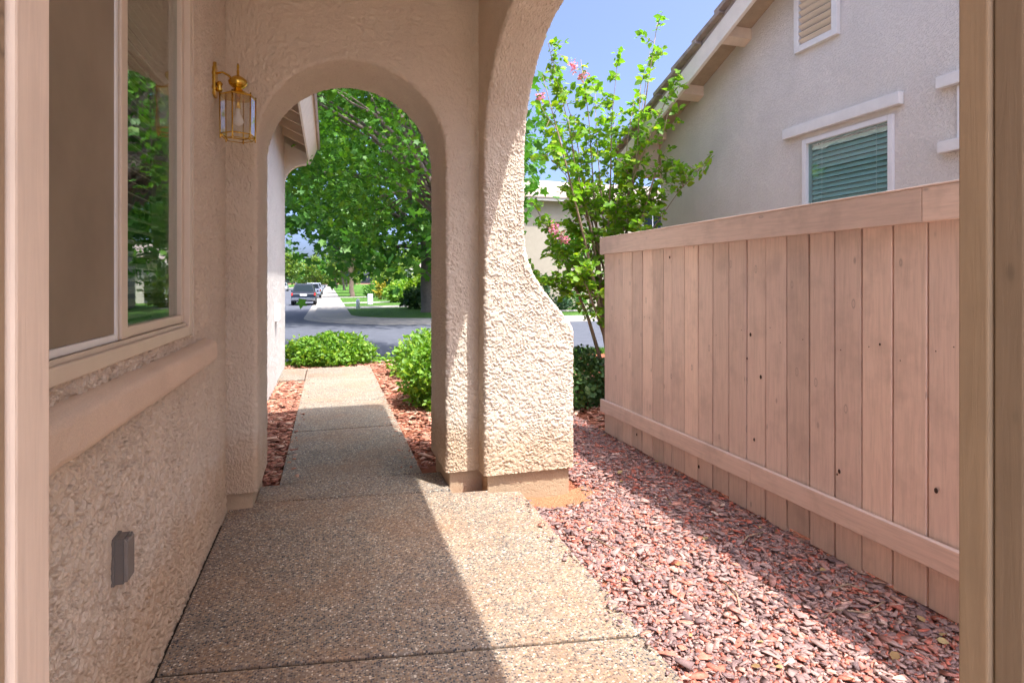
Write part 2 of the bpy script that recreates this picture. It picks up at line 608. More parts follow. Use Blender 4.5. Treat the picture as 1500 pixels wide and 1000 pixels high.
# insect screen: fine dark mesh, partly see-through
_t = NT('insect_screen')
_v = _t.mapping()
_c = _t.ramp(_t.noise(_v, 2.2, 4, .6), [(.3, (.34, .275, .20)), (.7, (.46, .375, .275))])
_w = _t.n('ShaderNodeTexWave', wave_type='BANDS', bands_direction='Z')
_w.inputs['Scale'].default_value = 160
_t.l(_v, _w.inputs['Vector'])
_nm = _t.bump(_w.outputs[0], .25, .001)
_p = _t.bsdf(_c, .7, _nm, 0, .25)
_tr = _t.n('ShaderNodeBsdfTransparent')
_tr.inputs[0].default_value = (.9, .9, .9, 1)
_mx = _t.n('ShaderNodeMixShader')
_mx.inputs[0].default_value = .66
_t.l(_tr.outputs[0], _mx.inputs[1])
_t.l(_p.outputs[0], _mx.inputs[2])
M['screen'] = _t.done(_mx)


# ------------------------------------------------------------------ gridded stucco sheets
def grid_faces(nu, nv, flip=False):
    i = np.arange(nu - 1)[:, None] * nv + np.arange(nv - 1)[None, :]
    q = np.stack([i, i + nv, i + nv + 1, i + 1], -1).reshape(-1, 4)
    return q[:, ::-1] if flip else q


def stucco_sheet(P, flip=False, amp=0.0064):
    """P: nu x nv x 3 grid; pushed out along its normals by the stucco relief"""
    du = np.gradient(P, axis=0)
    dv = np.gradient(P, axis=1)
    N = np.cross(du, dv)
    N /= np.linalg.norm(N, axis=-1)[..., None] + 1e-12
    if flip:
        N = -N
    h = stucco_height(P.reshape(-1, 3), amp).reshape(P.shape[:2])
    Q = P + N * h[..., None]
    return Q.reshape(-1, 3), grid_faces(P.shape[0], P.shape[1], flip)


def join_np(parts):
    V, F, o = [], [], 0
    for v, f in parts:
        V.append(v)
        F.append(np.asarray(f) + o)
        o += len(v)
    return np.concatenate(V), np.concatenate(F)


def flat_grid(a, b, c, nu, nv):
    a, b, c = np.array(a, float), np.array(b, float), np.array(c, float)
    u = np.linspace(0, 1, nu)[:, None, None]
    v = np.linspace(0, 1, nv)[None, :, None]
    return a + (b - a) * u + (c - a) * v


WX = -0.60            # porch wall face
AY0, AY1 = 3.89, 4.50  # arch wall front / back
CZ = 3.35             # ceiling
SX = 0.985            # side wall inner face

# ==================================================================  OWN HOUSE
house = thing('house', (0, 4.2, 0), 'tan stucco porch of the house in front, with archways, window and lantern wall', 'house')

# porch wall with its window opening
WIN = (0.78, 2.93, 1.165, 3.02)
parts = []
parts.append(stucco_sheet(flat_grid((WX, 2.93, -.03), (WX, 3.93, -.03), (WX, 2.93, CZ + .02), 210, 700), amp=.0100))
parts.append(stucco_sheet(flat_grid((WX, 1.30, -.03), (WX, 2.93, -.03), (WX, 1.30, 1.165), 480, 330), amp=.0130))
parts.append((lambda P: (P.reshape(-1, 3), grid_faces(2, 2)))(flat_grid((WX, -.7, -.03), (WX, 1.30, -.03), (WX, -.7, 1.165), 2, 2)))
parts.append((lambda P: (P.reshape(-1, 3), grid_faces(2, 2)))(flat_grid((WX, -.7, 1.165), (WX, .78, 1.165), (WX, -.7, CZ + .02), 2, 2)))
parts.append((lambda P: (P.reshape(-1, 3), grid_faces(2, 2)))(flat_grid((WX, .78, 3.02), (WX, 2.93, 3.02), (WX, .78, CZ + .02), 2, 2)))
# returns of the opening
parts.append((lambda P: (P.reshape(-1, 3), grid_faces(2, 2)))(flat_grid((WX + .004, 2.93, 1.165), (WX - .15, 2.93, 1.165), (WX + .004, 2.93, 3.02), 2, 2)))
parts.append((lambda P: (P.reshape(-1, 3), grid_faces(2, 2)))(flat_grid((WX + .004, .78, 3.02), (WX - .15, .78, 3.02), (WX + .004, 2.93, 3.02), 2, 2)))
parts.append((lambda P: (P.reshape(-1, 3), grid_faces(2, 2)))(flat_grid((WX + .004, .78, 1.165), (WX - .15, .78, 1.165), (WX + .004, 2.93, 1.165), 2, 2)))
V, F = join_np(parts)
from_np('porch_wall', V, F, M['stucco'], house, smooth=True)

# moulded plaster sill
prof = [(-.62, 1.118), (-.585, 1.116), (-.558, 1.110), (-.545, 1.102), (-.538, 1.088), (-.537, 1.05), (-.538, 1.020), (-.545, 1.006), (-.560, .998), (-.62, .996)]
pp = []
for (x0, z0), (x1, z1) in zip(prof[:-1], prof[1:]):
    k = max(1, int(math.hypot(x1 - x0, z1 - z0) / .006))
    for j in range(k):
        pp.append((x0 + (x1 - x0) * j / k, z0 + (z1 - z0) * j / k))
pp.append(prof[-1])
pp = np.array(pp)
ys = np.concatenate([np.linspace(.5, 3.235, 330), 3.235 + .02 * np.sin(np.linspace(.2, 1.57, 7))])
sh = np.concatenate([np.ones(330), np.cos(np.linspace(.2, 1.57, 7))])
P = np.zeros((len(ys), len(pp), 3))
cx, cz = -.62, 1.065
for i in range(len(ys)):
    k = .82 + .18 * sh[i]
    P[i, :, 0] = cx + (pp[:, 0] - cx) * (k if sh[i] > 0 else k)
    P[i, :, 1] = ys[i]
    P[i, :, 2] = cz + (pp[:, 1] - cz) * k
P[-1, :, 0] = np.minimum(P[-1, :, 0], cx + (pp[:, 0] - cx) * .8)
Vs = P.reshape(-1, 3).copy()
Vs[:, 0] += .0022 * perlin(Vs * 70) + .003 * perlin(Vs * 9)
Vs[:, 2] += .003 * perlin(Vs * 8 + 4)
Fs = grid_faces(len(ys), len(pp), True)
n0 = (len(ys) - 1) * len(pp)
sillcap = np.array([[n0, n0 + i, n0 + i + 1] for i in range(1, len(pp) - 1)])
me = np_mesh('window_sill', Vs, [Fs, sillcap], True)
link('window_sill', me, M['sill'], house)

# ---- arch wall (front arch over the path)
AX0, AX1, ASP = -.42, .755, 2.25
ac, ar = (AX0 + AX1) / 2, (AX1 - AX0) / 2
zz = np.linspace(.105, ASP, 460)
th = np.linspace(math.pi, 0, 340)[1:-1]
ox = np.concatenate([np.full(460, AX0), ac + ar * np.cos(th), np.full(460, AX1)])
oz = np.concatenate([zz, ASP + ar * np.sin(th), zz[::-1]])
nx = np.concatenate([np.full(460, -1.), np.cos(th), np.full(460, 1.)])
nz = np.concatenate([np.zeros(460), np.sin(th), np.zeros(460)])
BX0, BX1, BZ = WX - .02, SX + .02, CZ + .02
with np.errstate(divide='ignore'):
    tx = np.where(nx > 1e-9, (BX1 - ox) / nx, np.where(nx < -1e-9, (BX0 - ox) / nx, 1e9))
    tz = np.where(nz > 1e-9, (BZ - oz) / nz, 1e9)
dmax = np.minimum(tx, tz)
r = .028
rows = []
for q in np.linspace(1, 0, 96):
    rows.append((r + (dmax - r) * q, np.full_like(ox, AY0)))
for a in np.linspace(0, math.pi / 2, 7)[1:]:
    rows.append((np.full_like(ox, r - r * math.sin(a)), np.full_like(ox, AY0 + r - r * math.cos(a))))
for y in np.linspace(AY0 + r, AY1 - r, 84)[1:]:
    rows.append((np.zeros_like(ox), np.full_like(ox, y)))
for a in np.linspace(0, math.pi / 2, 7)[1:]:
    rows.append((np.full_like(ox, r - r * math.cos(a)), np.full_like(ox, AY1 - r + r * math.sin(a))))
for q in np.linspace(0, 1, 16)[1:]:
    rows.append((r + (dmax - r) * q, np.full_like(ox, AY1)))
P = np.stack([np.stack([ox + nx * d, y, oz + nz * d], -1) for d, y in rows], 1)
V, F = stucco_sheet(P, True)
from_np('arch_wall', V, F, M['stucco'], house, smooth=True)

# ---- side wall with its wide arch and the flared foot
FL = np.array([(.0, 1.640), (1.06, 1.640), (1.085, 1.632), (1.154, 1.585), (1.25, 1.495), (1.344, 1.418), (1.437, 1.352), (1.553, 1.302), (1.66, 1.281), (1.76, 1.275), (4.5, 1.275)])


def outer_x(z):
    return np.interp(z, FL[:, 0], FL[:, 1])


JY0, JY1, SSP, SAP = .66, 3.745, 2.22, 2.985
zz = np.linspace(.105, SSP, 540)
ea, eb = .78, SAP - SSP
t1 = np.linspace(0, math.pi / 2, 220)[1:]
yt = np.linspace(JY1 - ea, JY0 + ea, 110)[1:]
t2 = np.linspace(math.pi / 2, 0, 60)[1:]
zb = np.linspace(SSP, .105, 40)[1:]
oy = np.concatenate([np.full(540, JY1), JY1 - ea + ea * np.cos(t1), yt, JY0 + ea - ea * np.cos(t2), np.full(39, JY0)])
oz = np.concatenate([zz, SSP + eb * np.sin(t1), np.full(109, SAP), SSP + eb * np.sin(t2), zb])
ny = np.concatenate([np.full(540, 1.), np.cos(t1) / ea, np.zeros(109), -np.cos(t2) / ea, np.full(39, -1.)])
nz = np.concatenate([np.zeros(540), np.sin(t1) / eb, np.ones(109), np.sin(t2) / eb, np.zeros(39)])
ln = np.hypot(ny, nz)
ny, nz = ny / ln, nz / ln


def bound(by0, by1, bz):
    with np.errstate(divide='ignore', invalid='ignore'):
        ty = np.where(ny > 1e-6, (by1 - oy) / ny, np.where(ny < -1e-6, (by0 - oy) / ny, 1e9))
        tz = np.where(nz > 1e-6, (bz - oz) / nz, 1e9)
    return np.minimum(ty, tz)


din = bound(-.7, AY0 + .03, CZ + .02)
dout = bound(-.7, AY1, 3.62)
rows = []
for q in np.linspace(1, 0, 40):
    d = r + (din - r) * q
    rows.append(np.stack([np.full_like(oy, SX), oy + ny * d, oz + nz * d], -1))
for a in np.linspace(0, math.pi / 2, 7)[1:]:
    d = r - r * math.sin(a)
    rows.append(np.stack([np.full_like(oy, SX + r - r * math.cos(a)), oy + ny * d, oz + nz * d], -1))
xo = outer_x(oz)
for q in np.linspace(0, 1, 136)[1:]:
    rows.append(np.stack([SX + r + (xo - r - SX - r) * q, oy, oz], -1))
for a in np.linspace(0, math.pi / 2, 7)[1:]:
    d = r - r * math.cos(a)
    z = oz + nz * d
    rows.append(np.stack([outer_x(z) - r + r * math.sin(a), oy + ny * d, z], -1))
for q in np.linspace(0, 1, 40)[1:]:
    d = r + (dout - r) * q
    z = oz + nz * d
    rows.append(np.stack([outer_x(z), oy + ny * d, z], -1))
P = np.stack(rows, 1)
p1 = stucco_sheet(P, True)
# back of the flared column
zz = np.linspace(.105, 3.62, 180)
P = np.stack([np.stack([outer_x(zz) + (SX - outer_x(zz)) * q, np.full_like(zz, AY1), zz], -1) for q in np.linspace(0, 1, 40)], 1)
p2 = stucco_sheet(P, True)
V, F = join_np([p1, p2])
from_np('side_wall', V, F, M['stucco'], house, smooth=True)

# wall mass above the front arch, outside (its face over the ceiling line)
MB().box(WX - .02, 1.27, AY1 - .02, AY1 - .005, CZ, 3.62).build('upper_wall', M['stucco_far'], house)

# concrete bases under the stucco
b = MB()
b.box(WX - .03, -.452, AY0 + .032, AY1 - .03, -.14, .125, .006)
b.build('wall_base', M['concrete'], house)
b = MB()
b.box(.788, 1.04, AY0 + .034, AY1 - .03, -.16, .125, .006)
b.build('wall_base', M['concrete'], house)
b = MB()
b.box(1.018, 1.612, JY1 + .032, AY1 - .033, -.20, .125, .008)
b.build('wall_base', M['concrete'], house)
MB().box(SX + .03, 1.60, -.7, JY0 - .03, -.16, .125, .006).build('wall_base', M['concrete'], house)

# ceiling and roof
MB().box(WX - .02, SX + .02, -.45, AY0 + .05, CZ, CZ + .03).build('ceiling', M['ceiling'], house)
MB().box(-5.0, 1.45, -.5, 5.36, 3.60, 3.72).build('roof', M['tile'], house)
MB().box(1.452, 1.475, -.5, 5.38, 3.50, 3.72).build('fascia', M['fascia'], house)
MB().box(-.2, 1.45, 5.362, 5.385, 3.50, 3.72).build('fascia', M['fascia'], house)

# window
win = thing('window', (WX, 1.85, 1.17), None, None)
win.parent = house
win.location = Vector((WX, 1.85, 1.17)) - world_loc(house)
y0, y1, z0, z1 = WIN
fx0, fx1 = WX - .075, WX + .012
b = MB()
b.box(fx0, fx1, y1 - .048, y1, z0, z1, .004)
b.box(fx0, fx1, y0, y0 + .048, z0, z1, .004)
b.box(fx0, fx1, y0 + .049, y1 - .049, z0, z0 + .042, .004)
b.box(fx0, fx1, y0 + .049, y1 - .049, z1 - .048, z1, .004)
b.build('frame', M['vinyl'], win)
# outer flange lip
b = MB()
b.box(WX + .002, WX + .016, y1 + .001, y1 + .016, z0 - .008, z1)
b.build('flange', M['vinyl'], win)
# sliding track
b = MB()
for k, xx in enumerate((WX - .055, WX - .03, WX - .008)):
    b.box(xx, xx + .006, y0 + .05, y1 - .05, z0 + .043, z0 + .056)
b.build('track', M['vinyl'], win)
# meeting stile and fixed pane
ms = 2.085
b = MB()
b.box(WX - .055, WX - .006, ms - .03, ms + .03, z0 + .057, z1 - .05, .004)
b.build('stile', M['vinyl'], win)
b = MB()
b.box(WX - .045, WX - .012, y1 - .088, y1 - .05, z0 + .057, z1 - .05, .004)
b.box(WX - .045, WX - .012, ms + .032, y1 - .09, z0 + .057, z0 + .092, .004)
b.build('sash', M['vinyl'], win)
MB().box(WX - .036, WX - .030, ms + .031, y1 - .089, z0 + .093, z1 - .05).build('pane', M['glass'], win)
MB().box(WX - .062, WX - .057, y0 + .05, ms - .02, z0 + .06, z1 - .05).build('pane', M['glass'], win)
b = MB()
b.box(WX - .022, WX - .012, ms - .062, ms - .042, z0 + .057, z1 - .05, .002)
b.box(WX - .022, WX - .012, y0 + .05, ms - .063, z0 + .057, z0 + .078, .002)
b.build('screen_frame', M['vinyl_w'], win)
MB().box(WX - .0185, WX - .0165, y0 + .05, ms - .062, z0 + .079, z1 - .05).build('insect_screen', M['screen'], win)
# blind slats inside
proto = MB().box(WX - .128, WX - .080, y0 + .06, y1 - .06, -.0015, .0015, rot=Matrix.Rotation(math.radians(28), 3, 'Y')).mesh('blind_slat')
proto.materials.append(M['blind'])
for k in range(40):
    o = bpy.data.objects.new('blind_slat', proto)
    COL.objects.link(o)
    o.parent = win
    o.location = Vector((0, 0, z0 + .07 + k * .045)) - world_loc(win)
# dark room behind the window
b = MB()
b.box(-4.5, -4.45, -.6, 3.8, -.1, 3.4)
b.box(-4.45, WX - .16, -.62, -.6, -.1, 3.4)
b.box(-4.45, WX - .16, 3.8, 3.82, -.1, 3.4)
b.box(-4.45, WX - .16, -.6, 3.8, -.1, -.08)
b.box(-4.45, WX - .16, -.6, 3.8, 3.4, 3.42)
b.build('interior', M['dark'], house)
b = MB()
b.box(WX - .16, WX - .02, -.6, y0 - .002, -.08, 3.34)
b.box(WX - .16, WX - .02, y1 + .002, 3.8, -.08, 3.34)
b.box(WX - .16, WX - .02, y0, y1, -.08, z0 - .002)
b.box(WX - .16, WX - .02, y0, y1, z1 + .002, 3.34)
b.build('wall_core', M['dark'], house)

# garage wing beyond the arch: wall, eave with rafters, fascia, corbel
GX = -.705
GY1 = 10.42
GXN = 96
P = flat_grid((GX, AY1 - .02, -.06), (GX, GY1, -.06), (GX, AY1 - .02, 4.0), 420, 200)
p1 = stucco_sheet(P, False)
P2 = flat_grid((GX, GY1, -.06), (GX - 5.0, GY1, -.06), (GX, GY1, 4.0), 2, 2)
V, F = join_np([p1, (P2.reshape(-1, 3), grid_faces(2, 2))])
from_np('garage_wall', V, F, M['garage'], house, smooth=False)
MB().box(-5.7, GX - .02, AY1 - .02, GY1 - .02, -.1, 4.0).build('garage_core', M['dark'], house)
# eave: rafters slope down to the right
pit = math.radians(24)
sx, sz = math.cos(pit), -math.sin(pit)
R = Matrix.Rotation(pit, 3, 'Y')
ex, ez = -.265, 3.62       # middle of the fascia back
proto = MB().box(-1.3, 0, -.02, .02, -.07, .07, .004, rot=R, piv=(0, 0, 0)).mesh('rafter')
proto.materials.append(M['rafter'])
for k in range(11):
    o = bpy.data.objects.new('rafter', proto)
    COL.objects.link(o)
    o.parent = house
    o.location = Vector((ex, 10.50 - .61 * k, ez)) - world_loc(house)
b = MB()
b.box(-6.2, .0, 4.52, 10.62, .075, .10, rot=R, piv=(0, 0, 0))
bmesh.ops.translate(b.bm, verts=b.bm.verts, vec=(ex, 0, ez))
b.build('sheathing', M['sheath'], house)
b = MB()
b.box(-6.2, .06, 4.52, 10.66, .103, .16, rot=R, piv=(0, 0, 0))
bmesh.ops.translate(b.bm, verts=b.bm.verts, vec=(ex, 0, ez))
b.build('roof', M['tile'], house)
b = MB()
b.box(.003, .035, 4.5, 10.64, -.20, .165, .004, rot=R, piv=(0, 0, 0))
bmesh.ops.translate(b.bm, verts=b.bm.verts, vec=(ex, 0, ez))
b.build('fascia', M['fascia'], house)
# curved corbel at the far corner
cp = [(GX - .04, 3.02)]
for k in range(9):
    a = k / 8 * math.pi / 2
    cp.append((GX + .34 - .34 * math.cos(a), 3.02 + .34 * math.sin(a)))
cp += [(GX + .36, 3.55), (GX - .04, 3.73)]
MB().prism(cp, 'y', 10.30, 10.42, .008).build('corbel', M['fascia'], house)
# small fixture on the garage wall
b = MB()
b.box(GX - .005, GX + .05, 8.50, 8.74, .86, 1.10, .01)
b.box(GX + .05, GX + .062, 8.52, 8.72, .88, 1.08, .004)
fx = b.build('meter_cover', M['vinyl_w'])
props(fx, 'small white cover box on the sunlit garage wall beyond the arch', 'cover box')

# ==================================================================  GROUND AND PAVING
MB().box(-600, 600, -200, 900, -1.2, -.62).build('ground', M['soil'], kind='structure', label='bare earth under the neighbourhood')


def yard_h(x, y):
    s = sstep(10.4, 13.6, y)
    base = -.055 - .375 * s
    dip = np.exp(-(((x - 1.48) / .30) ** 2 + ((y - 3.68) / .22) ** 2))
    return base + .03 * sstep(1.3, 2.6, x) * (1 - s) - .075 * dip


xs = np.concatenate([np.linspace(-30, -1, 12), np.linspace(-.9, 4.2, 80), np.linspace(4.5, 40, 20)])
ys = np.concatenate([np.linspace(-12, .4, 8), np.linspace(.6, 13.72, 160)])
X, Y = np.meshgrid(xs, ys, indexing='ij')
Z = yard_h(X, Y) + .012 * perlin(np.stack([X * 2.1, Y * 2.1, X * 0], -1))
V = np.stack([X, Y, Z], -1).reshape(-1, 3)
from_np('yard', V, grid_faces(len(xs), len(ys)), M['redsoil'], smooth=True, kind='structure', label='reddish planting beds round the path')

# porch slabs
pf = props(bpy.data.objects.new('porch_floor', None), 'exposed aggregate concrete porch floor and path', None, None, 'structure')
COL.objects.link(pf)


def slab(poly, mat, top=0.0, parent=pf):
    b = MB()
    b.prism(poly, 'z', top - .11, top, .007)
    return b.build('slab', mat, parent)


def jy1(x):
    return 2.352 + (x + .589) * (2.154 - 2.352) / 1.14


def jy2(x):
    return 4.023 + (x + .583) * (3.89 - 4.023) / 1.054


def jy3(x):
    return 4.318 + (x + .325) * (4.267 - 4.318) / .976


g = .0095
slab([(WX + .012, -.7), (1.175, -.7), (1.19, jy1(1.19) - g), (WX + .012, jy1(WX) - g)], M['agg'])
slab([(WX + .012, jy1(WX) + g), (1.19, jy1(1.19) + g), (1.222, 3.70), (1.02, 3.735), (1.02, 3.775), (.785, 3.80), (.785, jy2(.785) - g), (WX + .012, jy2(WX) - g)], M['agg'])
slab([(-.448, jy2(-.448) + g), (.785, jy2(.785) + g), (.785, jy3(.785) - g), (-.448, jy3(-.448) - g)], M['agg2'])
pe = [(4.318, 4.267), (5.800, 5.787), (7.16, 7.13), (8.86, 8.84), (10.02, 10.02)]
for k in range(4):
    a, c = pe[k], pe[k + 1]
    slab([(-.328, a[0] + g), (.655, a[1] + g), (.655, c[1] - g), (-.328, c[0] - g)], M['agg2'], -.003)
slab([(-.70, 8.90), (-.342, 8.88), (-.342, 10.02), (-.70, 10.05)], M['agg2'], -.004)
MB().box(WX, 1.16, -.7, 3.72, -.12, -.012).build('joint_fill', M['joint'], pf)
MB().box(-.315, .64, 3.70, 10.0, -.12, -.014).build('joint_fill', M['joint'], pf)


MB().box(-9, 9, -9, -.72, -.13, -.02).build('bounce_slab', M['bounce_slab'], kind='structure', label='unseen pale concrete slab added behind the porch to bounce light in')  # unseen slab added behind the camera, throws sunlight into the porch

# ---- wood chips
def chips(name, n, sampler, zf, smin, smax, mat, label, tilt=.24):
    xy = sampler(n)
    n = len(xy)
    L = RNG.uniform(smin, smax, n) * RNG.choice([.5, .8, 1.0, 1.0, 1.4, 2.2], n)
    W = L * RNG.uniform(.22, .6, n)
    T = RNG.uniform(.0025, .0065, n)
    tm = np.array([[-1, -1, -1], [1, -1, -1], [1, 1, -1], [-1, 1, -1], [-1, -1, 1], [1, -1, 1], [1, 1, 1], [-1, 1, 1]], float) * .5
    A = tm[None] * np.stack([L, W, T], -1)[:, None, :]
    A[..., 1] *= 1 + (tm[None, :, 0]) * RNG.uniform(-1.2, 1.2, n)[:, None]
    A[..., 2] += A[..., 0] ** 2 / L[:, None] * RNG.uniform(-1, 1.0, n)[:, None]
    A[:, :, 0] += RNG.normal(0, .12, (n, 8)) * L[:, None]
    yaw = RNG.uniform(0, 2 * math.pi, n)
    px, py = RNG.normal(0, tilt * .6, n), RNG.normal(0, tilt * .45, n)
    cy, sy, ca, sa, cb, sb = np.cos(yaw), np.sin(yaw), np.cos(px), np.sin(px), np.cos(py), np.sin(py)
    Rx = np.zeros((n, 3, 3)); Rx[:, 0, 0] = 1; Rx[:, 1, 1] = ca; Rx[:, 1, 2] = -sa; Rx[:, 2, 1] = sa; Rx[:, 2, 2] = ca
    Ry = np.zeros((n, 3, 3)); Ry[:, 1, 1] = 1; Ry[:, 0, 0] = cb; Ry[:, 0, 2] = sb; Ry[:, 2, 0] = -sb; Ry[:, 2, 2] = cb
    Rz = np.zeros((n, 3, 3)); Rz[:, 2, 2] = 1; Rz[:, 0, 0] = cy; Rz[:, 0, 1] = -sy; Rz[:, 1, 0] = sy; Rz[:, 1, 1] = cy
    Rm = Rz @ Ry @ Rx
    V = np.einsum('nij,nkj->nki', Rm, A)
    c = np.stack([xy[:, 0], xy[:, 1], zf(xy[:, 0], xy[:, 1]) + RNG.uniform(-.004, .028, n)], -1)
    V = V + c[:, None, :]
    q = np.array([[4, 5, 6, 7], [0, 1, 5, 4], [1, 2, 6, 5], [2, 3, 7, 6], [3, 0, 4, 7]])
    F = (q[None] + (np.arange(n) * 8)[:, None, None]).reshape(-1, 4)
    return from_np(name, V.reshape(-1, 3), F, mat, kind='stuff', label=label)


def rect_sampler(x0, x1, y0, y1, power=1.0):
    def f(n):
        x = RNG.uniform(x0, x1, n)
        y = y0 + (y1 - y0) * RNG.uniform(0, 1, n) ** power
        return np.stack([x, y], -1)
    return f


def bed_right(n):
    p = rect_sampler(1.17, 2.47, 1.2, 7.2, 1.35)(n)
    keep = ~((p[:, 0] < 1.70) & (p[:, 1] > 3.71) & (p[:, 1] < 4.52))
    keep &= ~((p[:, 0] < 1.20) & (p[:, 1] < 3.72))
    e = ((p[:, 0] - 1.47) / .27) ** 2 + ((p[:, 1] - 3.66) / .17) ** 2
    keep &= e + RNG.normal(0, .35, len(p)) > 1.0
    return p[keep]


chips('wood_chip_mulch', 84000, bed_right, yard_h, .009, .027, M['chips'], 'pink and brown wood chip mulch between porch slab and fence')
chips('red_chip_mulch', 6500, rect_sampler(-.69, -.335, 4.52, 8.88), yard_h, .02, .05, M['chips_red'], 'red wood chip mulch in the strip left of the path')


def bed_mid(n):
    p = rect_sampler(.665, 3.6, 4.3, 10.9, 1.2)(n)
    keep = ~((p[:, 0] < 1.70) & (p[:, 1] < 4.52)) & ~((p[:, 0] > 1.6) & (p[:, 1] < 7.2) & (p[:, 0] < 2.47))
    keep &= ~((p[:, 0] < .8) & (p[:, 1] < 4.5))
    return p[keep]


chips('red_chip_mulch', 14000, bed_mid, yard_h, .025, .06, M['chips_red'], 'red wood chip mulch right of the path round the shrubs')
chips('red_chip_mulch', 3500, rect_sampler(-1.4, 1.2, 10.06, 11.4), yard_h, .025, .06, M['chips_red'], 'red wood chip mulch at the end of the path')

def stray(n):
    y = RNG.uniform(1.7, 3.65, n)
    return np.stack([1.19 + .012 * (y - 1.75) - np.abs(RNG.normal(0, .07, n)), y], -1)


chips('stray_chips', 90, stray, lambda x, y: x * 0 + .003, .008, .020, M['chips'], 'few stray wood chips lying on the slab edge', .1)


def stray2(n):
    y = RNG.uniform(4.4, 9.8, n)
    return np.stack([np.where(RNG.random(n) < .5, -.325 + np.abs(RNG.normal(0, .07, n)), .65 - np.abs(RNG.normal(0, .07, n))), y], -1)


chips('stray_chips', 110, stray2, lambda x, y: x * 0 + .001, .012, .028, M['chips_red'], 'few stray red chips lying along the path edges', .1)

# orange soil at the foot of the column
V = []
b = MB()
xs_ = np.linspace(1.14, 1.85, 36)
ys_ = np.linspace(3.40, 3.80, 24)
X, Y = np.meshgrid(xs_, ys_, indexing='ij')
edge = ((X - 1.5) / .34) ** 2 + ((Y - 3.70) / .24) ** 2 + .5 * perlin(np.stack([X * 9, Y * 9, X * 0], -1))
Z = yard_h(X, Y) + .020 - .05 * sstep(.5, 1.3, edge) + .006 * perlin(np.stack([X * 30, Y * 30, X * 0], -1))
V = np.stack([X, Y, Z], -1).reshape(-1, 3)
M['orange'] = mat_stucco('orange_soil', (.36, .19, .10), 0.6, 60, 0.01, 0.2)
from_np('bare_soil', V, grid_faces(36, 24), M['orange'], smooth=True, kind='stuff', label='orange bare soil at the foot of the flared column')

# twigs on the mulch
tw = [[(1.40, 2.95), (1.44, 2.80), (1.50, 2.66), (1.53, 2.50)], [(2.30, 1.92), (2.18, 1.90), (2.06, 1.95), (1.98, 1.93)], [(1.47, 3.46), (1.54, 3.52), (1.58, 3.62)],
      [(2.12, 2.6), (2.2, 2.66), (2.31, 2.66)], [(1.7, 2.1), (1.76, 2.2), (1.78, 2.33)], [(2.33, 2.02), (2.28, 2.08), (2.2, 2.1)]]
for k, t in enumerate(tw):
    b = MB()
    b.tube([(x, y, yard_h(x, y) + .034 + .008 * math.sin(3 * i + k)) for i, (x, y) in enumerate(t)], [.0042, .004, .003, .002][:len(t)], 6)
    b.build('twig', M['bark_l'], label=['long thin bent twig lying on the sunlit mulch near the slab', 'forked pale twig lying in the shaded mulch by the fence', 'short twig lying beside the column foot',
            'thin twig lying in shade near the middle of the fence', 'short twig lying in the middle of the sunlit mulch', 'small bent twig in the shade near the gate post'][k], cat='twig', group='twigs on the mulch')

# ---- street, kerbs, far lot
RZ = -.47
MB().quad((-120, 13.9, RZ), (160, 13.9, RZ), (160, 25.7, RZ), (-120, 25.7, RZ)).build('street', M['asphalt'], kind='structure', label='grey asphalt street crossing in front of the house')
MB().quad((-10.2, 25.7, RZ - .004), (5.3, 25.7, RZ - .004), (5.3, 420, RZ - .004), (-10.2, 420, RZ - .004)).build('side_street', M['asphalt'], kind='structure', label='grey asphalt side street running away from the crossing')


def kerb_path():
    p = [(160., 25.7), (60., 25.7), (30., 25.7), (12., 25.7), (5.2, 25.7)]
    for k in range(1, 11):
        a = math.pi * 1.5 - k / 10 * math.pi / 2
        p.append((5.2 + 6 * math.cos(a), 31.7 + 6 * math.sin(a)))
    p += [(-.8, 60.), (-.8, 120.), (-.8, 420.)]
    return np.array(p)


KP = kerb_path()
tan = np.gradient(KP, axis=0)
tan /= np.linalg.norm(tan, axis=1)[:, None]
KN = np.stack([tan[:, 1], -tan[:, 0]], -1)
for i in range(len(KP)):
    pass
if KN[0][1] < 0:
    KN = -KN


def strip(d0, d1, z0, z1, name, mat, **kw):
    a, c = KP + KN * d0, KP + KN * d1
    n = len(KP)
    V = np.concatenate([np.c_[a, np.full(n, z0)], np.c_[c, np.full(n, z1)]])
    F = np.array([[i, i + 1, n + i + 1, n + i] for i in range(n - 1)])
    me = np_mesh(name, V, F)
    bm = bmesh.new(); bm.from_mesh(me)
    for f in bm.faces:
        if f.normal.z < -.01:
            f.normal_flip()
    bm.to_mesh(me); bm.free()
    return link(name, me, mat, **kw)


strip(-.45, .0, RZ + .006, RZ + .004, 'gutter', M['walk'], kind='structure', label='pale concrete gutter along the far kerb')
strip(.0, .03, RZ + .003, RZ + .125, 'kerb_face', M['walk'], kind='structure', label='kerb face at the far corner')
strip(.03, 1.9, RZ + .125, RZ + .15, 'sidewalk', M['walk'], kind='structure', label='pale concrete sidewalk round the far corner')
# lawn inside the corner
inn = KP + KN * 1.9
V = [(x, y, RZ + .154) for x, y in inn] + [(160, 420, RZ + .154)]
me = np_mesh('lawn', np.array(V), [np.array([list(range(len(V)))])])
bm = bmesh.new(); bm.from_mesh(me)
for f in bm.faces:
    if f.normal.z < 0:
        f.normal_flip()
bm.to_mesh(me); bm.free()
link('lawn', me, M['lawn'], kind='structure', label='green lawn on the far street corner')
LZ = RZ + .158
for k, (ya, yb, x1) in enumerate(((38.6, 41.8, 9.5), (48.0, 50.8, 10.5), (66, 69.5, 12))):
    MB().quad((1.1, ya, LZ), (x1, ya + 3.4, LZ), (x1, yb + 3.4, LZ), (1.1, yb, LZ)).build('driveway', M['walk'], kind='structure', label='pale concrete driveway crossing the far lawn')
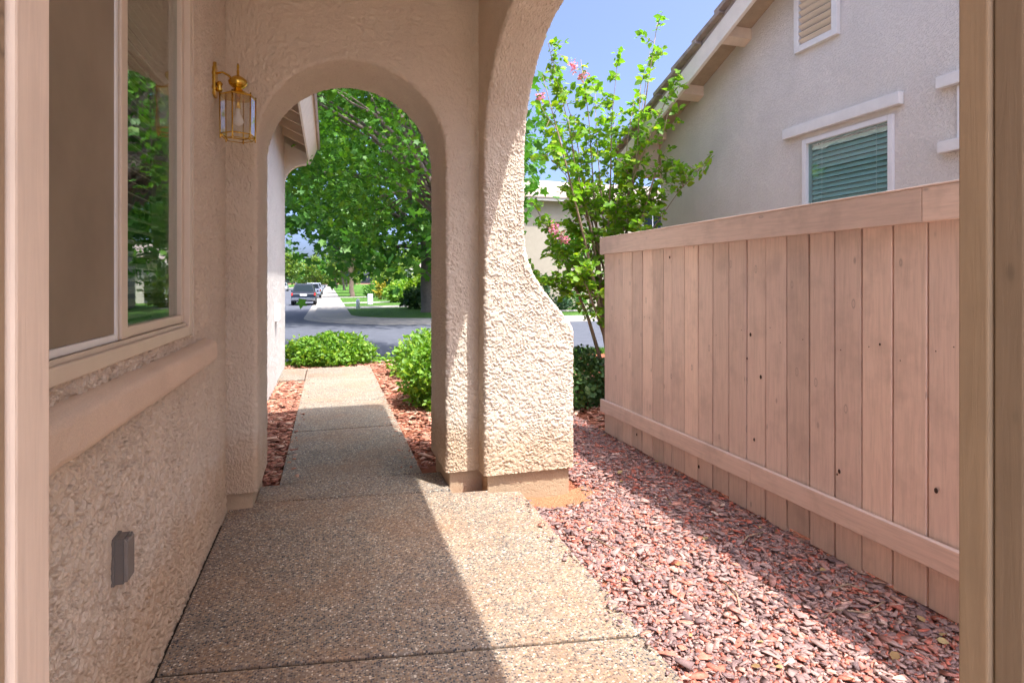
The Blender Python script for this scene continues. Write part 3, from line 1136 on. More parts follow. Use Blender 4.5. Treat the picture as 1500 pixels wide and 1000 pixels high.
# left lot along the side street
MB().box(-160, -10.3, 25.8, 420, RZ - .3, RZ + .13).build('lot', M['lawn'], kind='structure', label='grass lot on the left of the side street')
MB().box(-11.5, -10.2, 25.75, 420, RZ - .3, RZ + .14).build('pavement', M['walk'], kind='structure', label='sidewalk on the left of the side street')
# near kerb
MB().box(-120, 160, 13.7, 13.9, RZ - .2, RZ + .10, .02).build('kerb', M['walk'], kind='structure', label='pale concrete kerb along the front yard')
# curved edging between mulch and grass in front
b = MB()
b.tube([(.62, 10.9, -.06), (.95, 10.75, -.06), (1.5, 10.5, -.06), (2.2, 10.35, -.06), (3.2, 10.3, -.06)], .035, 6)
props(b.build('bed_edging', M['walk']), 'thin curved concrete edging between red mulch and front grass', 'edging')


# ------------------------------------------------------------------ foliage helpers
LEAF = (np.array([[0, 0, 0], [.26, .42, .07], [0, 1, -.05], [-.26, .42, .07]], float), np.array([[0, 1, 2], [0, 2, 3]]))
BROAD = (np.array([[0, 0, 0], [.30, .25, .06], [.30, .62, .06], [0, 1, -.06], [-.30, .62, .06], [-.30, .25, .06]], float), np.array([[0, 1, 2], [0, 2, 3], [0, 3, 4], [0, 4, 5]]))
_mp = [(0, 0)]
for k in range(1, 10):
    a = -math.pi / 2 + k / 10 * 2 * math.pi
    rr = .56 if k % 2 else .30
    if k == 5:
        rr = .60
    _mp.append((math.cos(a) * rr, .45 + math.sin(a) * rr))
MAPLE = (np.array([[x, y, .10 * abs(x) - .12 * (y - .4) ** 2] for x, y in _mp] + [[0, .42, 0]]), np.array([[10, k, (k + 1) % 10] for k in range(10)]))


def leaf_cloud(C, size, tmpl, up=.6, dirs=None, droop=0.0):
    n = len(C)
    N = RNG.normal(size=(n, 3)) * .75
    N[:, 2] = np.abs(N[:, 2]) * .6 + up
    N /= np.linalg.norm(N, axis=1)[:, None]
    D = RNG.normal(size=(n, 3)) if dirs is None else dirs + RNG.normal(size=(n, 3)) * .55
    D[:, 2] -= droop
    D -= N * (D * N).sum(1)[:, None]
    D /= np.linalg.norm(D, axis=1)[:, None] + 1e-9
    U = np.cross(D, N)
    T, Fc = tmpl
    s = size * RNG.uniform(.5, 1.45, n)
    V = C[:, None, :] + s[:, None, None] * (T[None, :, 0:1] * U[:, None, :] + T[None, :, 1:2] * D[:, None, :] + T[None, :, 2:3] * N[:, None, :])
    F = (Fc[None] + (np.arange(n) * len(T))[:, None, None]).reshape(-1, Fc.shape[1])
    return V.reshape(-1, 3), F


def blob_pts(c, rad, n, seed, shell=.55, gap=.12, freq=1.0):
    """points in an uneven ellipsoid, thinned by noise so that gaps show"""
    out = []
    got = 0
    rad = np.array(rad)
    while got < n:
        d = RNG.normal(size=(n * 2, 3))
        d /= np.linalg.norm(d, axis=1)[:, None]
        rr = RNG.uniform(shell ** 3, 1, n * 2) ** (1 / 3)
        lump = 1 + .30 * perlin(d * 1.7 + seed) + .16 * perlin(d * 4.2 + seed * 1.7)
        p = np.array(c) + d * rr[:, None] * rad * lump[:, None]
        k = perlin(p * freq + seed * 3.3) > gap - .25
        p = p[k]
        out.append(p)
        got += len(p)
    return np.concatenate(out)[:n]


def clumps(centres, per, sigma):
    n = len(centres)
    C = np.repeat(centres, per, 0) + RNG.normal(size=(n * per, 3)) * sigma
    return C


def limb(b, p0, p1, r0, r1, sag=.0, n=6, wig=.06):
    p0, p1 = Vector(p0), Vector(p1)
    L = (p1 - p0).length
    pts = []
    rr = []
    for k in range(n + 1):
        t = k / n
        q = p0.lerp(p1, t)
        q.z += sag * L * math.sin(math.pi * t) * .5
        if 0 < k < n:
            q += Vector((random.uniform(-1, 1), random.uniform(-1, 1), random.uniform(-1, 1))) * wig * L * .3
        pts.append(q)
        rr.append(r0 + (r1 - r0) * t)
    b.tube(pts, rr, 7)
    return pts


def tree(name, base, fork, crown_c, crown_r, r0, ncl, per, leaf, tmpl, lmat, bmat, label, cat='tree', group=None, limbs=9, sigma=.3, seed=1., shell=.4, gap=.1, freq=.6, loose=0, up=.6, droop=.2):
    t = thing(name, base, label, cat, group)
    cl = blob_pts(crown_c, crown_r, ncl, seed, shell, gap, freq)
    b = MB()
    fk = Vector(fork)
    bs = Vector(base)
    pts = [bs + Vector((0, 0, -.15)), bs + Vector((0, 0, .25))]
    pts += [bs.lerp(fk, q) + Vector((random.uniform(-1, 1), random.uniform(-1, 1), 0)) * r0 * .35 for q in (.35, .7)] + [fk]
    b.tube(pts, [r0 * 1.45, r0 * 1.08, r0, r0 * .9, r0 * .78], 10)
    idx = RNG.choice(len(cl), min(limbs, len(cl)), replace=False)
    for i in idx:
        e = Vector(cl[i])
        m = limb(b, fk - Vector((0, 0, random.uniform(0, .25) * (fk - bs).length)), e, r0 * .5, r0 * .10, .25, 6)
        for _ in range(2):
            j = int(np.argmin(np.linalg.norm(cl - np.array(e) + RNG.normal(size=3) * 1.2 * sigma, axis=1)))
            limb(b, m[random.randint(2, 4)], Vector(cl[j]), r0 * .16, r0 * .05, .1, 4)
    b.build('trunk', bmat, t)
    C = clumps(cl, per, sigma)
    if loose:
        C = np.concatenate([C, blob_pts(crown_c, np.array(crown_r) * 1.06, loose, seed + 2, .8, gap, freq)])
    V, F = leaf_cloud(C, leaf, tmpl, up, droop=droop)
    from_np('crown', V, F, lmat, t)
    return t


def bush(name, c, rad, n, leaf, lmat, label, cat='bush', group=None, seed=1., tmpl=BROAD, up=.4, ground=None):
    gz = c[2] - rad[2] * .75 if ground is None else ground
    t = thing(name, (c[0], c[1], gz), label, cat, group)
    P = blob_pts(c, rad, n, seed, .55, -.2, 3.0 / max(rad))
    P = P[P[:, 2] > gz + .02]
    out = P - np.array([c[0], c[1], gz])
    V, F = leaf_cloud(P, leaf, tmpl, up, dirs=out / (np.linalg.norm(out, axis=1)[:, None] + 1e-6))
    from_np('foliage', V, F, lmat, t)
    b = MB()
    for k in range(7):
        a = random.uniform(0, 6.28)
        limb(b, (c[0] + .08 * math.cos(a), c[1] + .08 * math.sin(a), gz - .03), (c[0] + rad[0] * .6 * math.cos(a), c[1] + rad[1] * .6 * math.sin(a), c[2] + rad[2] * .35), .012, .004, .1, 4)
    b.build('stem', M['bark'], t)
    return t


# ==================================================================  WALL LANTERN AND OUTLET BOX
lx, ly = -.478, 3.50
lan = thing('wall_lantern', (WX, ly, 2.40), 'polished brass lantern with clear glass panes on the porch wall beside the arch', 'lantern')
b = MB()
b.prism([(ly - .028, 2.405), (ly + .028, 2.405), (ly + .04, 2.43), (ly + .04, 2.545), (ly + .022, 2.575), (ly, 2.60), (ly - .022, 2.575), (ly - .04, 2.545), (ly - .04, 2.43)], 'x', WX - .002, WX + .016, .004)
b.lathe([(.010, 0), (.017, .012), (.012, .03), (.018, .045), (.008, .058)], (WX + .03, ly, 2.435), 12)
b.build('back_plate', M['brass'], lan)
b = MB()
b.tube([(WX + .014, ly, 2.535), (WX + .045, ly, 2.545), (WX + .075, ly, 2.530), (WX + .10, ly, 2.505), (lx, ly, 2.49)], .0065, 8)
b.build('arm', M['brass'], lan)
b = MB()
b.lathe([(.012, .0), (.030, .006), (.046, .022), (.050, .036), (.044, .050), (.026, .064), (.010, .072), (.006, .078), (.0075, .095), (.005, .104), (.007, .12), (.004, .138)], (lx, ly, 2.462), 20)
b.build('finial', M['brass'], lan)
HR = .092


def hexp(r, z):
    return [(lx + r * math.cos(math.pi / 3 * k + .35), ly + r * math.sin(math.pi / 3 * k + .35), z) for k in range(6)]


b = MB()
ra = [(HR + .006, 2.412), (HR + .004, 2.420), (.070, 2.430), (.040, 2.445), (.018, 2.462), (.014, 2.468)]
rings = [[b.bm.verts.new(p) for p in hexp(r_, z)] for r_, z in ra]
for p, q in zip(rings[:-1], rings[1:]):
    for k in range(6):
        b.bm.faces.new((p[k], p[(k + 1) % 6], q[(k + 1) % 6], q[k]))
b.bm.faces.new(list(reversed(rings[0])))
b.bm.faces.new(rings[-1])
b.build('cap', M['brass'], lan)
top, bot = hexp(HR, 2.412), hexp(HR * .97, 2.205)
b = MB()
for k in range(6):
    b.tube([(top[k][0], top[k][1], 2.430), bot[k], (bot[k][0], bot[k][1], 2.178)], .0042, 6)
    b.tube([bot[k], bot[(k + 1) % 6]], .004, 6)
b2 = hexp(HR * .80, 2.182)
for k in range(6):
    b.tube([b2[k], b2[(k + 1) % 6]], .0028, 6)
    b.tube([bot[k], b2[k]], .0028, 6)
b.build('frame', M['brass'], lan)
for k in range(6):
    a_, c_ = Vector(top[k]), Vector(top[(k + 1) % 6])
    d_, e_ = Vector(bot[k]), Vector(bot[(k + 1) % 6])
    q = .06
    MB().quad(d_.lerp(e_, q), d_.lerp(e_, 1 - q), c_.lerp(a_, q), a_.lerp(c_, q)).build('pane', M['glass_l'], lan)
b = MB()
b.lathe([(.010, .095), (.011, .07), (.016, .055), (.026, .035), (.029, .018), (.022, .003), (.006, -.005)][::-1], (lx, ly, 2.262), 16)
b.build('bulb', M['bulb'], lan)
MB().lathe([(.014, 0), (.014, .06)], (lx, ly, 2.352), 12).build('socket', M['brass'], lan)

ob = thing('outlet_box', (WX, 1.99, .59), 'grey weatherproof outlet box low on the porch wall under the window', 'outlet box')
MB().box(WX - .004, WX + .030, 1.952, 2.012, .520, .652, .003).build('body', M['box'], ob)
MB().prism([(WX + .0305, .526), (WX + .040, .526), (WX + .040, .640), (WX + .034, .650), (WX + .0305, .650)], 'y', 1.950, 2.014, .002).build('lid', M['box_lid'], ob)
b = MB()
b.tube([(WX + .035, 1.960, .6485), (WX + .035, 1.978, .6485)], .004, 8)
b.tube([(WX + .035, 1.988, .6485), (WX + .035, 2.006, .6485)], .004, 8)
b.build('hinge', M['box'], ob)
MB().box(WX - .006, WX + .007, 1.948, 2.016, .517, .655, .002).build('gasket', M['box'], ob)

# ==================================================================  GATE POSTS
gp = thing('gate_post', (-.335, .66, -.05), 'pale painted wooden gate post at the near edge beside the window wall', 'gate post', 'gate posts')
MB().box(-.40, -.286, .672, .745, -.06, 2.55, .004).build('board', M['post_l'], gp)
MB().box(-.43, -.292, .60, .669, -.06, 2.55, .004).build('stop', M['post'], gp)
gp2 = thing('gate_post', (.95, .62, -.05), 'brown painted wooden gate post standing in front of the fence', 'gate post', 'gate posts')
MB().box(.905, .984, .591, .632, -.06, 2.55, .003).build('board', M['post'], gp2)
MB().box(.913, 1.10, .55, .588, -.06, 2.55, .003).build('face_board', M['post_shade'], gp2)
b = MB()
b.tube([(.960, .5475, 1.262), (.990, .5475, 1.235), (1.03, .5475, 1.190)], .0016, 6)
b.build('cable', M['knot'], gp2)  # thin dark diagonal line, built as a cable across the face board

# ==================================================================  FENCE
FX = 2.45
fence = thing('fence', (FX, 3.0, 0), 'mauve brown painted board fence along the mulch bed', 'fence')
gaps = [4.909, 4.71, 4.55, 4.386, 4.217, 4.06, 3.902, 3.789, 3.627, 3.467, 3.301, 3.137, 2.972, 2.808, 2.645, 2.482, 2.319, 2.159, 2.002, 1.838, 1.69, 1.54, 1.39, 1.24, 1.09, .94, .79]
for k in range(len(gaps) - 1):
    a, c = gaps[k + 1], gaps[k]
    gp_ = random.choice([.0025, .0035, .0048, .0062])
    dx = random.uniform(-.0025, .0025)
    zb_ = .02 + random.uniform(-.03, .01)
    bb = MB().box(FX + dx, FX + .0165 + dx, a + gp_, c - gp_, zb_, 1.70, .0022, 1, rot=Matrix.Rotation(random.uniform(-.005, .005), 3, 'X'))
    bb.box(FX + .0168 + dx, FX + .0215, a + .0004, c - .0004, zb_, 1.70)
    bb.build('board', M['fence'], fence)
for a, c in ((1.838, 4.925), (.75, 1.835)):
    MB().box(FX - .038, FX - .004, a, c, 1.655, 1.802, .004).build('rail', M['fence_h'], fence)
MB().box(FX - .04, FX + .06, .75, 4.925, 1.8025, 1.812, .003).build('cap', M['fence_h'], fence)
for a, c in ((4.46, 4.925), (2.9, 4.458), (.75, 2.898)):
    b = MB()
    b.box(FX - .034, FX - .004, a, c, .195, .31, .004)
    b.build('kickboard', M['fence_h'], fence)
for y in (4.85, 2.9, .9):
    MB().box(FX + .024, FX + .11, y - .045, y + .045, -.1, 1.78, .004).build('post', M['fence'], fence)
for z in (.45, 1.08):
    MB().box(FX + .022, FX + .06, .75, 4.80, z - .045, z + .045).build('back_rail', M['fence'], fence)
# knot holes and nail heads
for (y, z, r_) in ((2.932, 1.08, .011), (2.962, .931, .008), (2.844, .836, .012), (2.288, .449, .011), (3.81, 1.585, .010), (2.062, 1.11, .006), (2.30, .43, .006), (1.80, .52, .012), (2.9, .45, .010), (4.3, .13, .012), (3.45, .12, .012)):
    b = MB()
    r_ *= .8
    b.lathe([(r_, 0), (r_ * .8, .0022)], (0, 0, 0), 10)
    vs = b.bm.verts[-20:]
    bmesh.ops.transform(b.bm, matrix=Matrix.Translation((FX - .0035, y, z)) @ Matrix.Rotation(-math.pi / 2, 4, 'Y') @ Matrix.Diagonal((1.35, .9, 1, 1)), verts=vs)
    b.build('knot_hole', M['knot'], fence)
b = MB()
for k in range(len(gaps) - 1):
    for q in (.25, .75):
        if random.random() < .35:
            continue
        y = gaps[k + 1] + (gaps[k] - gaps[k + 1]) * q
        z = 1.09 + random.uniform(-.045, .045)
        b.lathe([(.0030, 0), (.0022, .0015)], (0, 0, 0), 6)
        vs = b.bm.verts[-12:]
        bmesh.ops.transform(b.bm, matrix=Matrix.Translation((FX - .0036, y, z)) @ Matrix.Rotation(-math.pi / 2, 4, 'Y'), verts=vs)
b.build('nail', M['knot'], fence, kind='stuff')

# ==================================================================  NEIGHBOUR HOUSE
NX = 4.0
nh = thing('neighbour_house', (5.5, 3.0, 0), 'grey beige stucco gable house behind the fence with white trimmed windows', 'house')
NC = 6.43
NW = (3.25, 4.115, 1.55, 2.648)     # window outer
NW2 = (1.75, 2.79, 2.355, 2.70)    # small window


def rake_z(y):
    return 4.05 - .42 * (y - 4.463)


RIDGE = 0.6
wp = [(NC, -.15), (NC, rake_z(NC)), (RIDGE, rake_z(RIDGE)), (-6.0, rake_z(RIDGE) - .42 * (RIDGE + 6)), (-6.0, -.15)]
b = MB()
# wall in pieces round the two windows, butted
def wallpiece(ya, yb, za, zb):
    b.box(NX, NX + .16, ya, yb, za, zb)
zc = 3.0
wallpiece(NW[1], NC, -.15, zc)
wallpiece(NW[0], NW[1], -.15, NW[2])
wallpiece(NW[0], NW[1], NW[3], zc)
wallpiece(NW2[1], NW[0], -.15, zc)
wallpiece(NW2[0], NW2[1], -.15, NW2[2])
wallpiece(NW2[0], NW2[1], NW2[3], zc)
wallpiece(-6, NW2[0], -.15, zc)
b.prism([(NC, zc), (NC, rake_z(NC)), (RIDGE, rake_z(RIDGE)), (-6.0, zc + .001), (-6.0, zc)], 'x', NX, NX + .16)
b.build('wall', M['neigh'], nh)
MB().box(NX + .165, 11, NC - .16, NC, -.15, rake_z(NC)).build('front_wall', M['neigh'], nh)
MB().box(NX + 1.4, NX + 1.45, -6, NC - .2, -.1, 3.0).build('interior', M['dark'], nh)
MB().box(NX + .165, NX + 1.4, -6, NC - .2, 2.95, 3.0).build('interior_ceiling', M['dark'], nh)
# roof deck, fascia, soffit, outlookers
EY = 6.98
ang = math.atan(.42)
def slope_box(x0, x1, ya, yb, lo, hi, name, mat, bev=0):
    """a board whose length follows the rake; lo/hi measured from the soffit plane"""
    bb = MB()
    k = 1 / math.cos(ang)
    poly = [(ya, rake_z(ya) + lo * k), (yb, rake_z(yb) + lo * k), (yb, rake_z(yb) + hi * k), (ya, rake_z(ya) + hi * k)]
    bb.prism(poly, 'x', x0, x1, bev)
    return bb.build(name, mat, nh)
slope_box(3.69, 11.5, RIDGE, EY, .002, .03, 'roof_deck', M['sheath'])
slope_box(3.65, 3.688, RIDGE, EY + .02, -.145, .035, 'fascia', M['fascia'], .003)
MB().box(3.69, 11.5, EY, EY + .03, rake_z(EY) - .17, rake_z(EY) + .03).build('eave_fascia', M['fascia'], nh)
MB().prism([(RIDGE - .002, rake_z(RIDGE) + .03), (-7, rake_z(RIDGE) + .03 - .42 * (RIDGE + 7)), (-7, rake_z(RIDGE) - .42 * (RIDGE + 7)), (RIDGE - .002, rake_z(RIDGE))], 'x', 3.69, 11.5).build('roof_deck', M['sheath'], nh)
for y in (2.4, 3.6, 4.83, 5.60, 6.35):
    k = 1 / math.cos(ang)
    MB().prism([(y - .05, rake_z(y - .05) - .11), (y + .05, rake_z(y + .05) - .11), (y + .05, rake_z(y + .05) - .004), (y - .05, rake_z(y - .05) - .004)], 'x', 3.69, NX - .001).build('outlooker', M['rafter'], nh)
# downspout / corbel block under the eave corner
MB().prism([(NC + .003, 2.72), (NC + .12, 2.72), (EY - .02, 2.86), (EY - .02, 3.0), (NC + .003, 3.22)], 'x', 3.80, 3.98, .006).build('corbel', M['rafter'], nh)
# rake tiles: overlapping flat pieces stepping up the slope
proto = MB().box(3.60, 3.86, -.235, .235, 0, .045, .008).mesh('rake_tile')
proto.materials.append(M['tile_grey'])
y = EY - .15
k = 0
while y > RIDGE + .2:
    o = bpy.data.objects.new('rake_tile', proto)
    COL.objects.link(o)
    o.parent = nh
    o.location = Vector((random.uniform(-.008, .008), y, rake_z(y) + .105 + random.uniform(-.004, .004))) - world_loc(nh)
    o.rotation_euler = (-ang + .085 + random.uniform(-.012, .012), 0, 0)
    y -= .37
slope_box(3.67, 3.84, RIDGE, EY, .037, .098, 'rake_batten', M['tile_grey'])
y = EY - .1
while y > RIDGE:
    slope_box(3.87, 11.5, max(RIDGE, y - .36), y, .045 + .01, .085, 'tile_course', M['tile_grey'])
    y -= .362

# gable vent
vent = bpy.data.objects.new('gable_vent', None)
COL.objects.link(vent)
vent.parent = nh
vent.location = Vector((NX, 3.95, 3.44)) - world_loc(nh)
va, vb, vz0, vz1 = 3.725, 4.185, 3.43, 4.16
b = MB()
b.box(NX - .045, NX - .002, va, va + .055, vz0, vz1, .004)
b.box(NX - .045, NX - .002, vb - .055, vb, vz0, vz1, .004)
b.box(NX - .045, NX - .002, va + .056, vb - .056, vz0, vz0 + .055, .004)
b.box(NX - .045, NX - .002, va + .056, vb - .056, vz1 - .055, vz1, .004)
b.build('frame', M['trim'], vent)
MB().box(NX - .004, NX - .001, va + .056, vb - .056, vz0 + .056, vz1 - .056).build('backing', M['dark'], vent)
proto = MB().box(-.026, .026, va + .058, vb - .058, -.006, .006, .002, rot=Matrix.Rotation(math.radians(48), 3, 'Y')).mesh('louver')
proto.materials.append(M['vinyl'])
for k in range(10):
    o = bpy.data.objects.new('louver', proto)
    COL.objects.link(o)
    o.parent = vent
    o.location = Vector((NX - .026, 0, vz0 + .085 + k * .062)) - world_loc(vent)


def n_window(w, nslat, name='window'):
    ya, yb, za, zb = w
    g_ = bpy.data.objects.new(name, None)
    COL.objects.link(g_)
    g_.parent = nh
    g_.location = Vector((NX, (ya + yb) / 2, za)) - world_loc(nh)
    b = MB()
    f = .042
    b.box(NX - .022, NX + .06, ya + .001, ya + f, za + .001, zb - .001, .003)
    b.box(NX - .022, NX + .06, yb - f, yb - .001, za + .001, zb - .001, .003)
    b.box(NX - .022, NX + .06, ya + f + .001, yb - f - .001, za + .001, za + f, .003)
    b.box(NX - .022, NX + .06, ya + f + .001, yb - f - .001, zb - f, zb - .001, .003)
    b.build('frame', M['vinyl_w'], g_)
    MB().box(NX + .012, NX + .017, ya + f, yb - f, za + f, zb - f).build('pane', M['glass_n'], g_)
    pr = MB().box(-.024, .024, ya + f + .01, yb - f - .01, -.0015, .0015, rot=Matrix.Rotation(math.radians(-60), 3, 'Y')).mesh('blind_slat')
    pr.materials.append(M['blind_n'])
    for k in range(nslat):
        o = bpy.data.objects.new('blind_slat', pr)
        COL.objects.link(o)
        o.parent = g_
        o.location = Vector((NX + .05, 0, za + f + .03 + k * .043)) - world_loc(g_)
    b = MB()
    for q in (.2, .8):
        yy = ya + (yb - ya) * q
        b.tube([(NX + .026, yy, za + f), (NX + .026, yy, zb - f)], .0022, 5)
    b.build('cord', M['vinyl_w'], g_)
    return g_


n_window(NW, 23)
n_window(NW2, 6)
MB().box(NX - .055, NX - .002, 3.175, 4.315, 2.695, 2.79, .008).build('header_trim', M['trim'], nh)
MB().box(NX - .055, NX - .002, 3.175, 4.25, 1.44, 1.53, .008).build('sill_trim', M['trim'], nh)
MB().box(NX - .055, NX - .002, 1.63, 2.91, 2.712, 2.797, .008).build('header_trim', M['trim'], nh)
MB().box(NX - .055, NX - .002, 1.63, 2.90, 2.272, 2.352, .008).build('sill_trim', M['trim'], nh)

def fallen(name, n, label):
    p = bed_right(n)
    V, F = leaf_cloud(np.c_[p, yard_h(p[:, 0], p[:, 1]) + .032], .038, BROAD, 2.5)
    from_np(name, V, F, M['dead_leaf'], kind='stuff', label=label)


M['dead_leaf'] = mat_island('dead_leaf', [(0, (.26, .15, .07)), (.5, (.42, .28, .13)), (1, (.50, .40, .20))], .8, 40, .2)
fallen('dead_leaves', 70, 'dry brown leaves fallen on the wood chip mulch')

# ==================================================================  NEAR PLANTS
bush('boxy_bush', (.02, 10.75, .13), (.78, .55, .36), 6500, .062, M['leaf_bush'], 'rounded bright green bush at the end of the path', seed=1.3, ground=-.08)
bush('leafy_shrub', (1.38, 6.85, .28), (.52, .75, .47), 8500, .055, M['leaf_bush'], 'tall loose green shrub beside the path right next to the arch column', seed=4.1, ground=-.06)
bush('leafy_shrub', (1.55, 9.0, .16), (.66, .7, .46), 4800, .062, M['leaf_bush'], 'lower green shrub on red mulch farther along the path', seed=6.6, ground=-.06)
bush('dark_hedge', (2.80, 6.5, .20), (.50, .75, .40), 5200, .055, M['leaf_hedge'], 'dark green clipped hedge behind the far end of the fence', cat='hedge', seed=8.2, ground=-.06)


def grass_patch(name, x0, x1, y0, y1, n, h, label, zf=yard_h, cond=None):
    x = RNG.uniform(x0, x1, n); y = RNG.uniform(y0, y1, n)
    if cond is not None:
        k = cond(x, y); x, y = x[k], y[k]
    n = len(x)
    z = zf(x, y)
    a = RNG.uniform(0, 6.28, n); hh = h * RNG.uniform(.5, 1.2, n); w = .005 + hh * .06
    lean = RNG.normal(0, .45, (n, 2)) * hh[:, None]
    A = np.stack([x - w * np.cos(a), y - w * np.sin(a), z - .01], -1)
    B = np.stack([x + w * np.cos(a), y + w * np.sin(a), z - .01], -1)
    C = np.stack([x + lean[:, 0], y + lean[:, 1], z + hh], -1)
    V = np.stack([A, B, C], 1).reshape(-1, 3)
    return from_np(name, V, np.arange(n * 3).reshape(-1, 3), M['grass'], kind='stuff', label=label)


grass_patch('grass', -3, 9, 10.45, 13.68, 42000, .11, 'green grass strip between the mulch and the street', cond=lambda x, y: (y > 11.1 - .25 * np.clip(x, 0, 3)) & ((x > .7) | (y > 11.4)))

# near tree whose leaves fill the arch
tree('leafy_tree', (2.75, 11.9, -.3), (2.55, 11.9, 2.9), (0.85, 13.1, 6.4), (3.1, 4.0, 3.8), .13, 340, 78, .105, MAPLE, M['leaf_maple'], M['bark'],
     'broad leaved green tree in the front yard whose boughs fill the archway', limbs=22, sigma=.31, seed=2.4, shell=.30, gap=.2, freq=.8, loose=900, up=.45, droop=.5)
# big tree across the street
tree('street_corner_tree', (5.45, 33.0, RZ + .1), (5.4, 33.0, 4.2), (3.6, 30.2, 7.8), (7.0, 8.0, 5.8), .42, 390, 34, .36, MAPLE, M['leaf_plane'], M['bark'],
     'big spreading green tree with thick trunk on the far corner lawn', limbs=14, sigma=.62, seed=5.7, shell=.45, gap=.1, freq=.4, loose=600, up=.45, droop=.5)


# crape myrtle
def myrtle():
    base = Vector((3.22, 6.3, -.06))
    t = thing('crape_myrtle', base, 'slender flowering tree with pink blossoms beyond the fence end', 'tree')
    b = MB()
    C, D = [], []
    tips = [(3.63, 5.89, 4.46), (3.74, 6.25, 4.22), (2.72, 6.04, 3.92), (2.43, 6.32, 4.19), (2.32, 6.35, 3.49), (3.28, 5.68, 3.61), (2.96, 5.62, 3.74), (3.17, 6.6, 3.77), (2.51, 5.91, 3.23), (2.24, 5.88, 2.79), (2.43, 6.8, 2.36), (2.62, 6.16, 2.37),
            (3.17, 6.6, 2.75), (3.49, 6.17, 2.80), (2.43, 6.37, 1.78), (2.54, 5.78, 1.53), (3.06, 6.36, 1.4), (2.67, 6.64, 1.3), (2.22, 6.23, 1.38), (3.38, 6.49, 3.38), (2.88, 6.41, 2.08), (3.0, 5.68, 2.31), (3.5, 6.2, 3.62), (2.58, 6.31, 3.74),
            (3.32, 5.96, 2.29), (2.11, 5.64, 3.54), (3.42, 5.24, 3.50), (3.45, 4.69, 2.57), (3.45, 5.32, 2.68), (3.45, 5.63, 2.33), (3.40, 5.32, 3.20)]
    for i, tp in enumerate(tips):
        tp = Vector(tp)
        tall = tp.z > 2.7
        z0 = .25 if i % 5 == 0 else random.uniform(.8, 1.5 if tall else 1.1)
        s0 = base + Vector((random.uniform(-.07, .07), random.uniform(-.07, .07), z0))
        m1 = s0.lerp(tp, .45) + Vector((0, 0, .22))
        pts = [s0, s0.lerp(m1, .55) + Vector((0, 0, .10)), m1, m1.lerp(tp, .55) + Vector((random.uniform(-.07, .07), random.uniform(-.07, .07), .05)), tp]
        r_ = .026 if i % 5 == 0 else (.016 if tall else .011)
        b.tube(pts, [r_, r_ * .8, r_ * .55, r_ * .32, .003], 7)
        ntw = 17 if tall else 20
        for k in range(ntw):
            q = random.uniform(.38, 1.0)
            seg = min(int(q * 4), 3)
            p = pts[seg].lerp(pts[seg + 1], q * 4 - seg)
            d = Vector((random.gauss(0, 1), random.gauss(0, 1), random.gauss(.35, .6))).normalized()
            L = random.uniform(.16, .42) * (1.2 - .6 * q)
            e = p + d * L
            if e.x > 3.58 and e.z < 4.0:
                continue
            b.tube([p, p.lerp(e, .5) + Vector((0, 0, .02)), e], [.004, .003, .0015], 5)
            nl = 13
            for j in range(nl):
                w = (j + 1) / nl
                c = p.lerp(e, w)
                sd = d.cross(Vector((0, 0, 1))).normalized() * (1 if j % 2 else -1)
                C.append(c + Vector((random.gauss(0, .015), random.gauss(0, .015), random.gauss(0, .015))))
                D.append(sd + d * .6)
    b.build('trunk', M['bark_l'], t)
    C = np.array(C); D = np.array(D)
    V, F = leaf_cloud(C, .071, BROAD, .55, dirs=D)
    from_np('crown', V, F, M['leaf_myrtle'], t)
    for (x, y, z) in ((2.30, 6.2, 3.50), (2.66, 6.1, 3.86), (2.78, 6.1, 3.76), (2.34, 5.9, 1.98), (2.46, 5.9, 1.88)):
        P = np.array([x, y, z]) + RNG.normal(size=(60, 3)) * np.array([.026, .026, .036])
        V, F = leaf_cloud(P, .028, BROAD, .2)
        from_np('blossom', V, F, M['flower'], t)


myrtle()

# ==================================================================  FAR SIDE OF THE STREET
# beige house facing the street
bh = thing('far_house', (17, 36, RZ), 'beige two storey house with tan tile roof across the street', 'house')
HY = 35.0
MB().box(11.0, 24.5, HY, HY + 9, RZ, 6.85).build('wall', M['beige'], bh)
MB().box(10.4, 25.1, HY - .62, HY - .58, 6.55, 6.80).build('fascia', M['fascia'], bh)
MB().box(10.4, 25.1, HY - .575, HY + 9.6, 6.70, 6.78).build('soffit', M['fascia'], bh)
for k in range(12):
    yy = HY - .70 + k * .40
    zz_ = 6.80 + k * .155
    MB().prism([(yy, zz_), (yy + .46, zz_ + .175), (yy + .46, zz_ + .12), (yy, zz_ - .06)], 'x', 10.3, 25.2).build('tile_course', M['tile'], bh)
MB().prism([(HY + 4.1, 8.62), (HY + 9.6, 6.79), (HY - .5, 6.79)], 'x', 10.35, 25.15).build('roof', M['tile'], bh)
for (x0, x1, z0_, z1_) in ((20.3, 21.9, 4.6, 6.2), (20.3, 21.9, .6, 2.3)):
    f_ = MB().box(x0, x1, HY - .06, HY - .003, z0_, z1_, .02).build('window', M['vinyl_w'], bh)
    MB().box(x0 + .1, (x0 + x1) / 2 - .04, HY - .075, HY - .061, z0_ + .1, z1_ - .1).build('pane', M['carglass'], f_)
    MB().box((x0 + x1) / 2 + .04, x1 - .1, HY - .075, HY - .061, z0_ + .1, z1_ - .1).build('pane', M['carglass'], f_)
    MB().box(x0 - .15, x1 + .15, HY - .12, HY - .003, z0_ - .16, z0_ - .005).build('window_sill', M['trim'], f_)

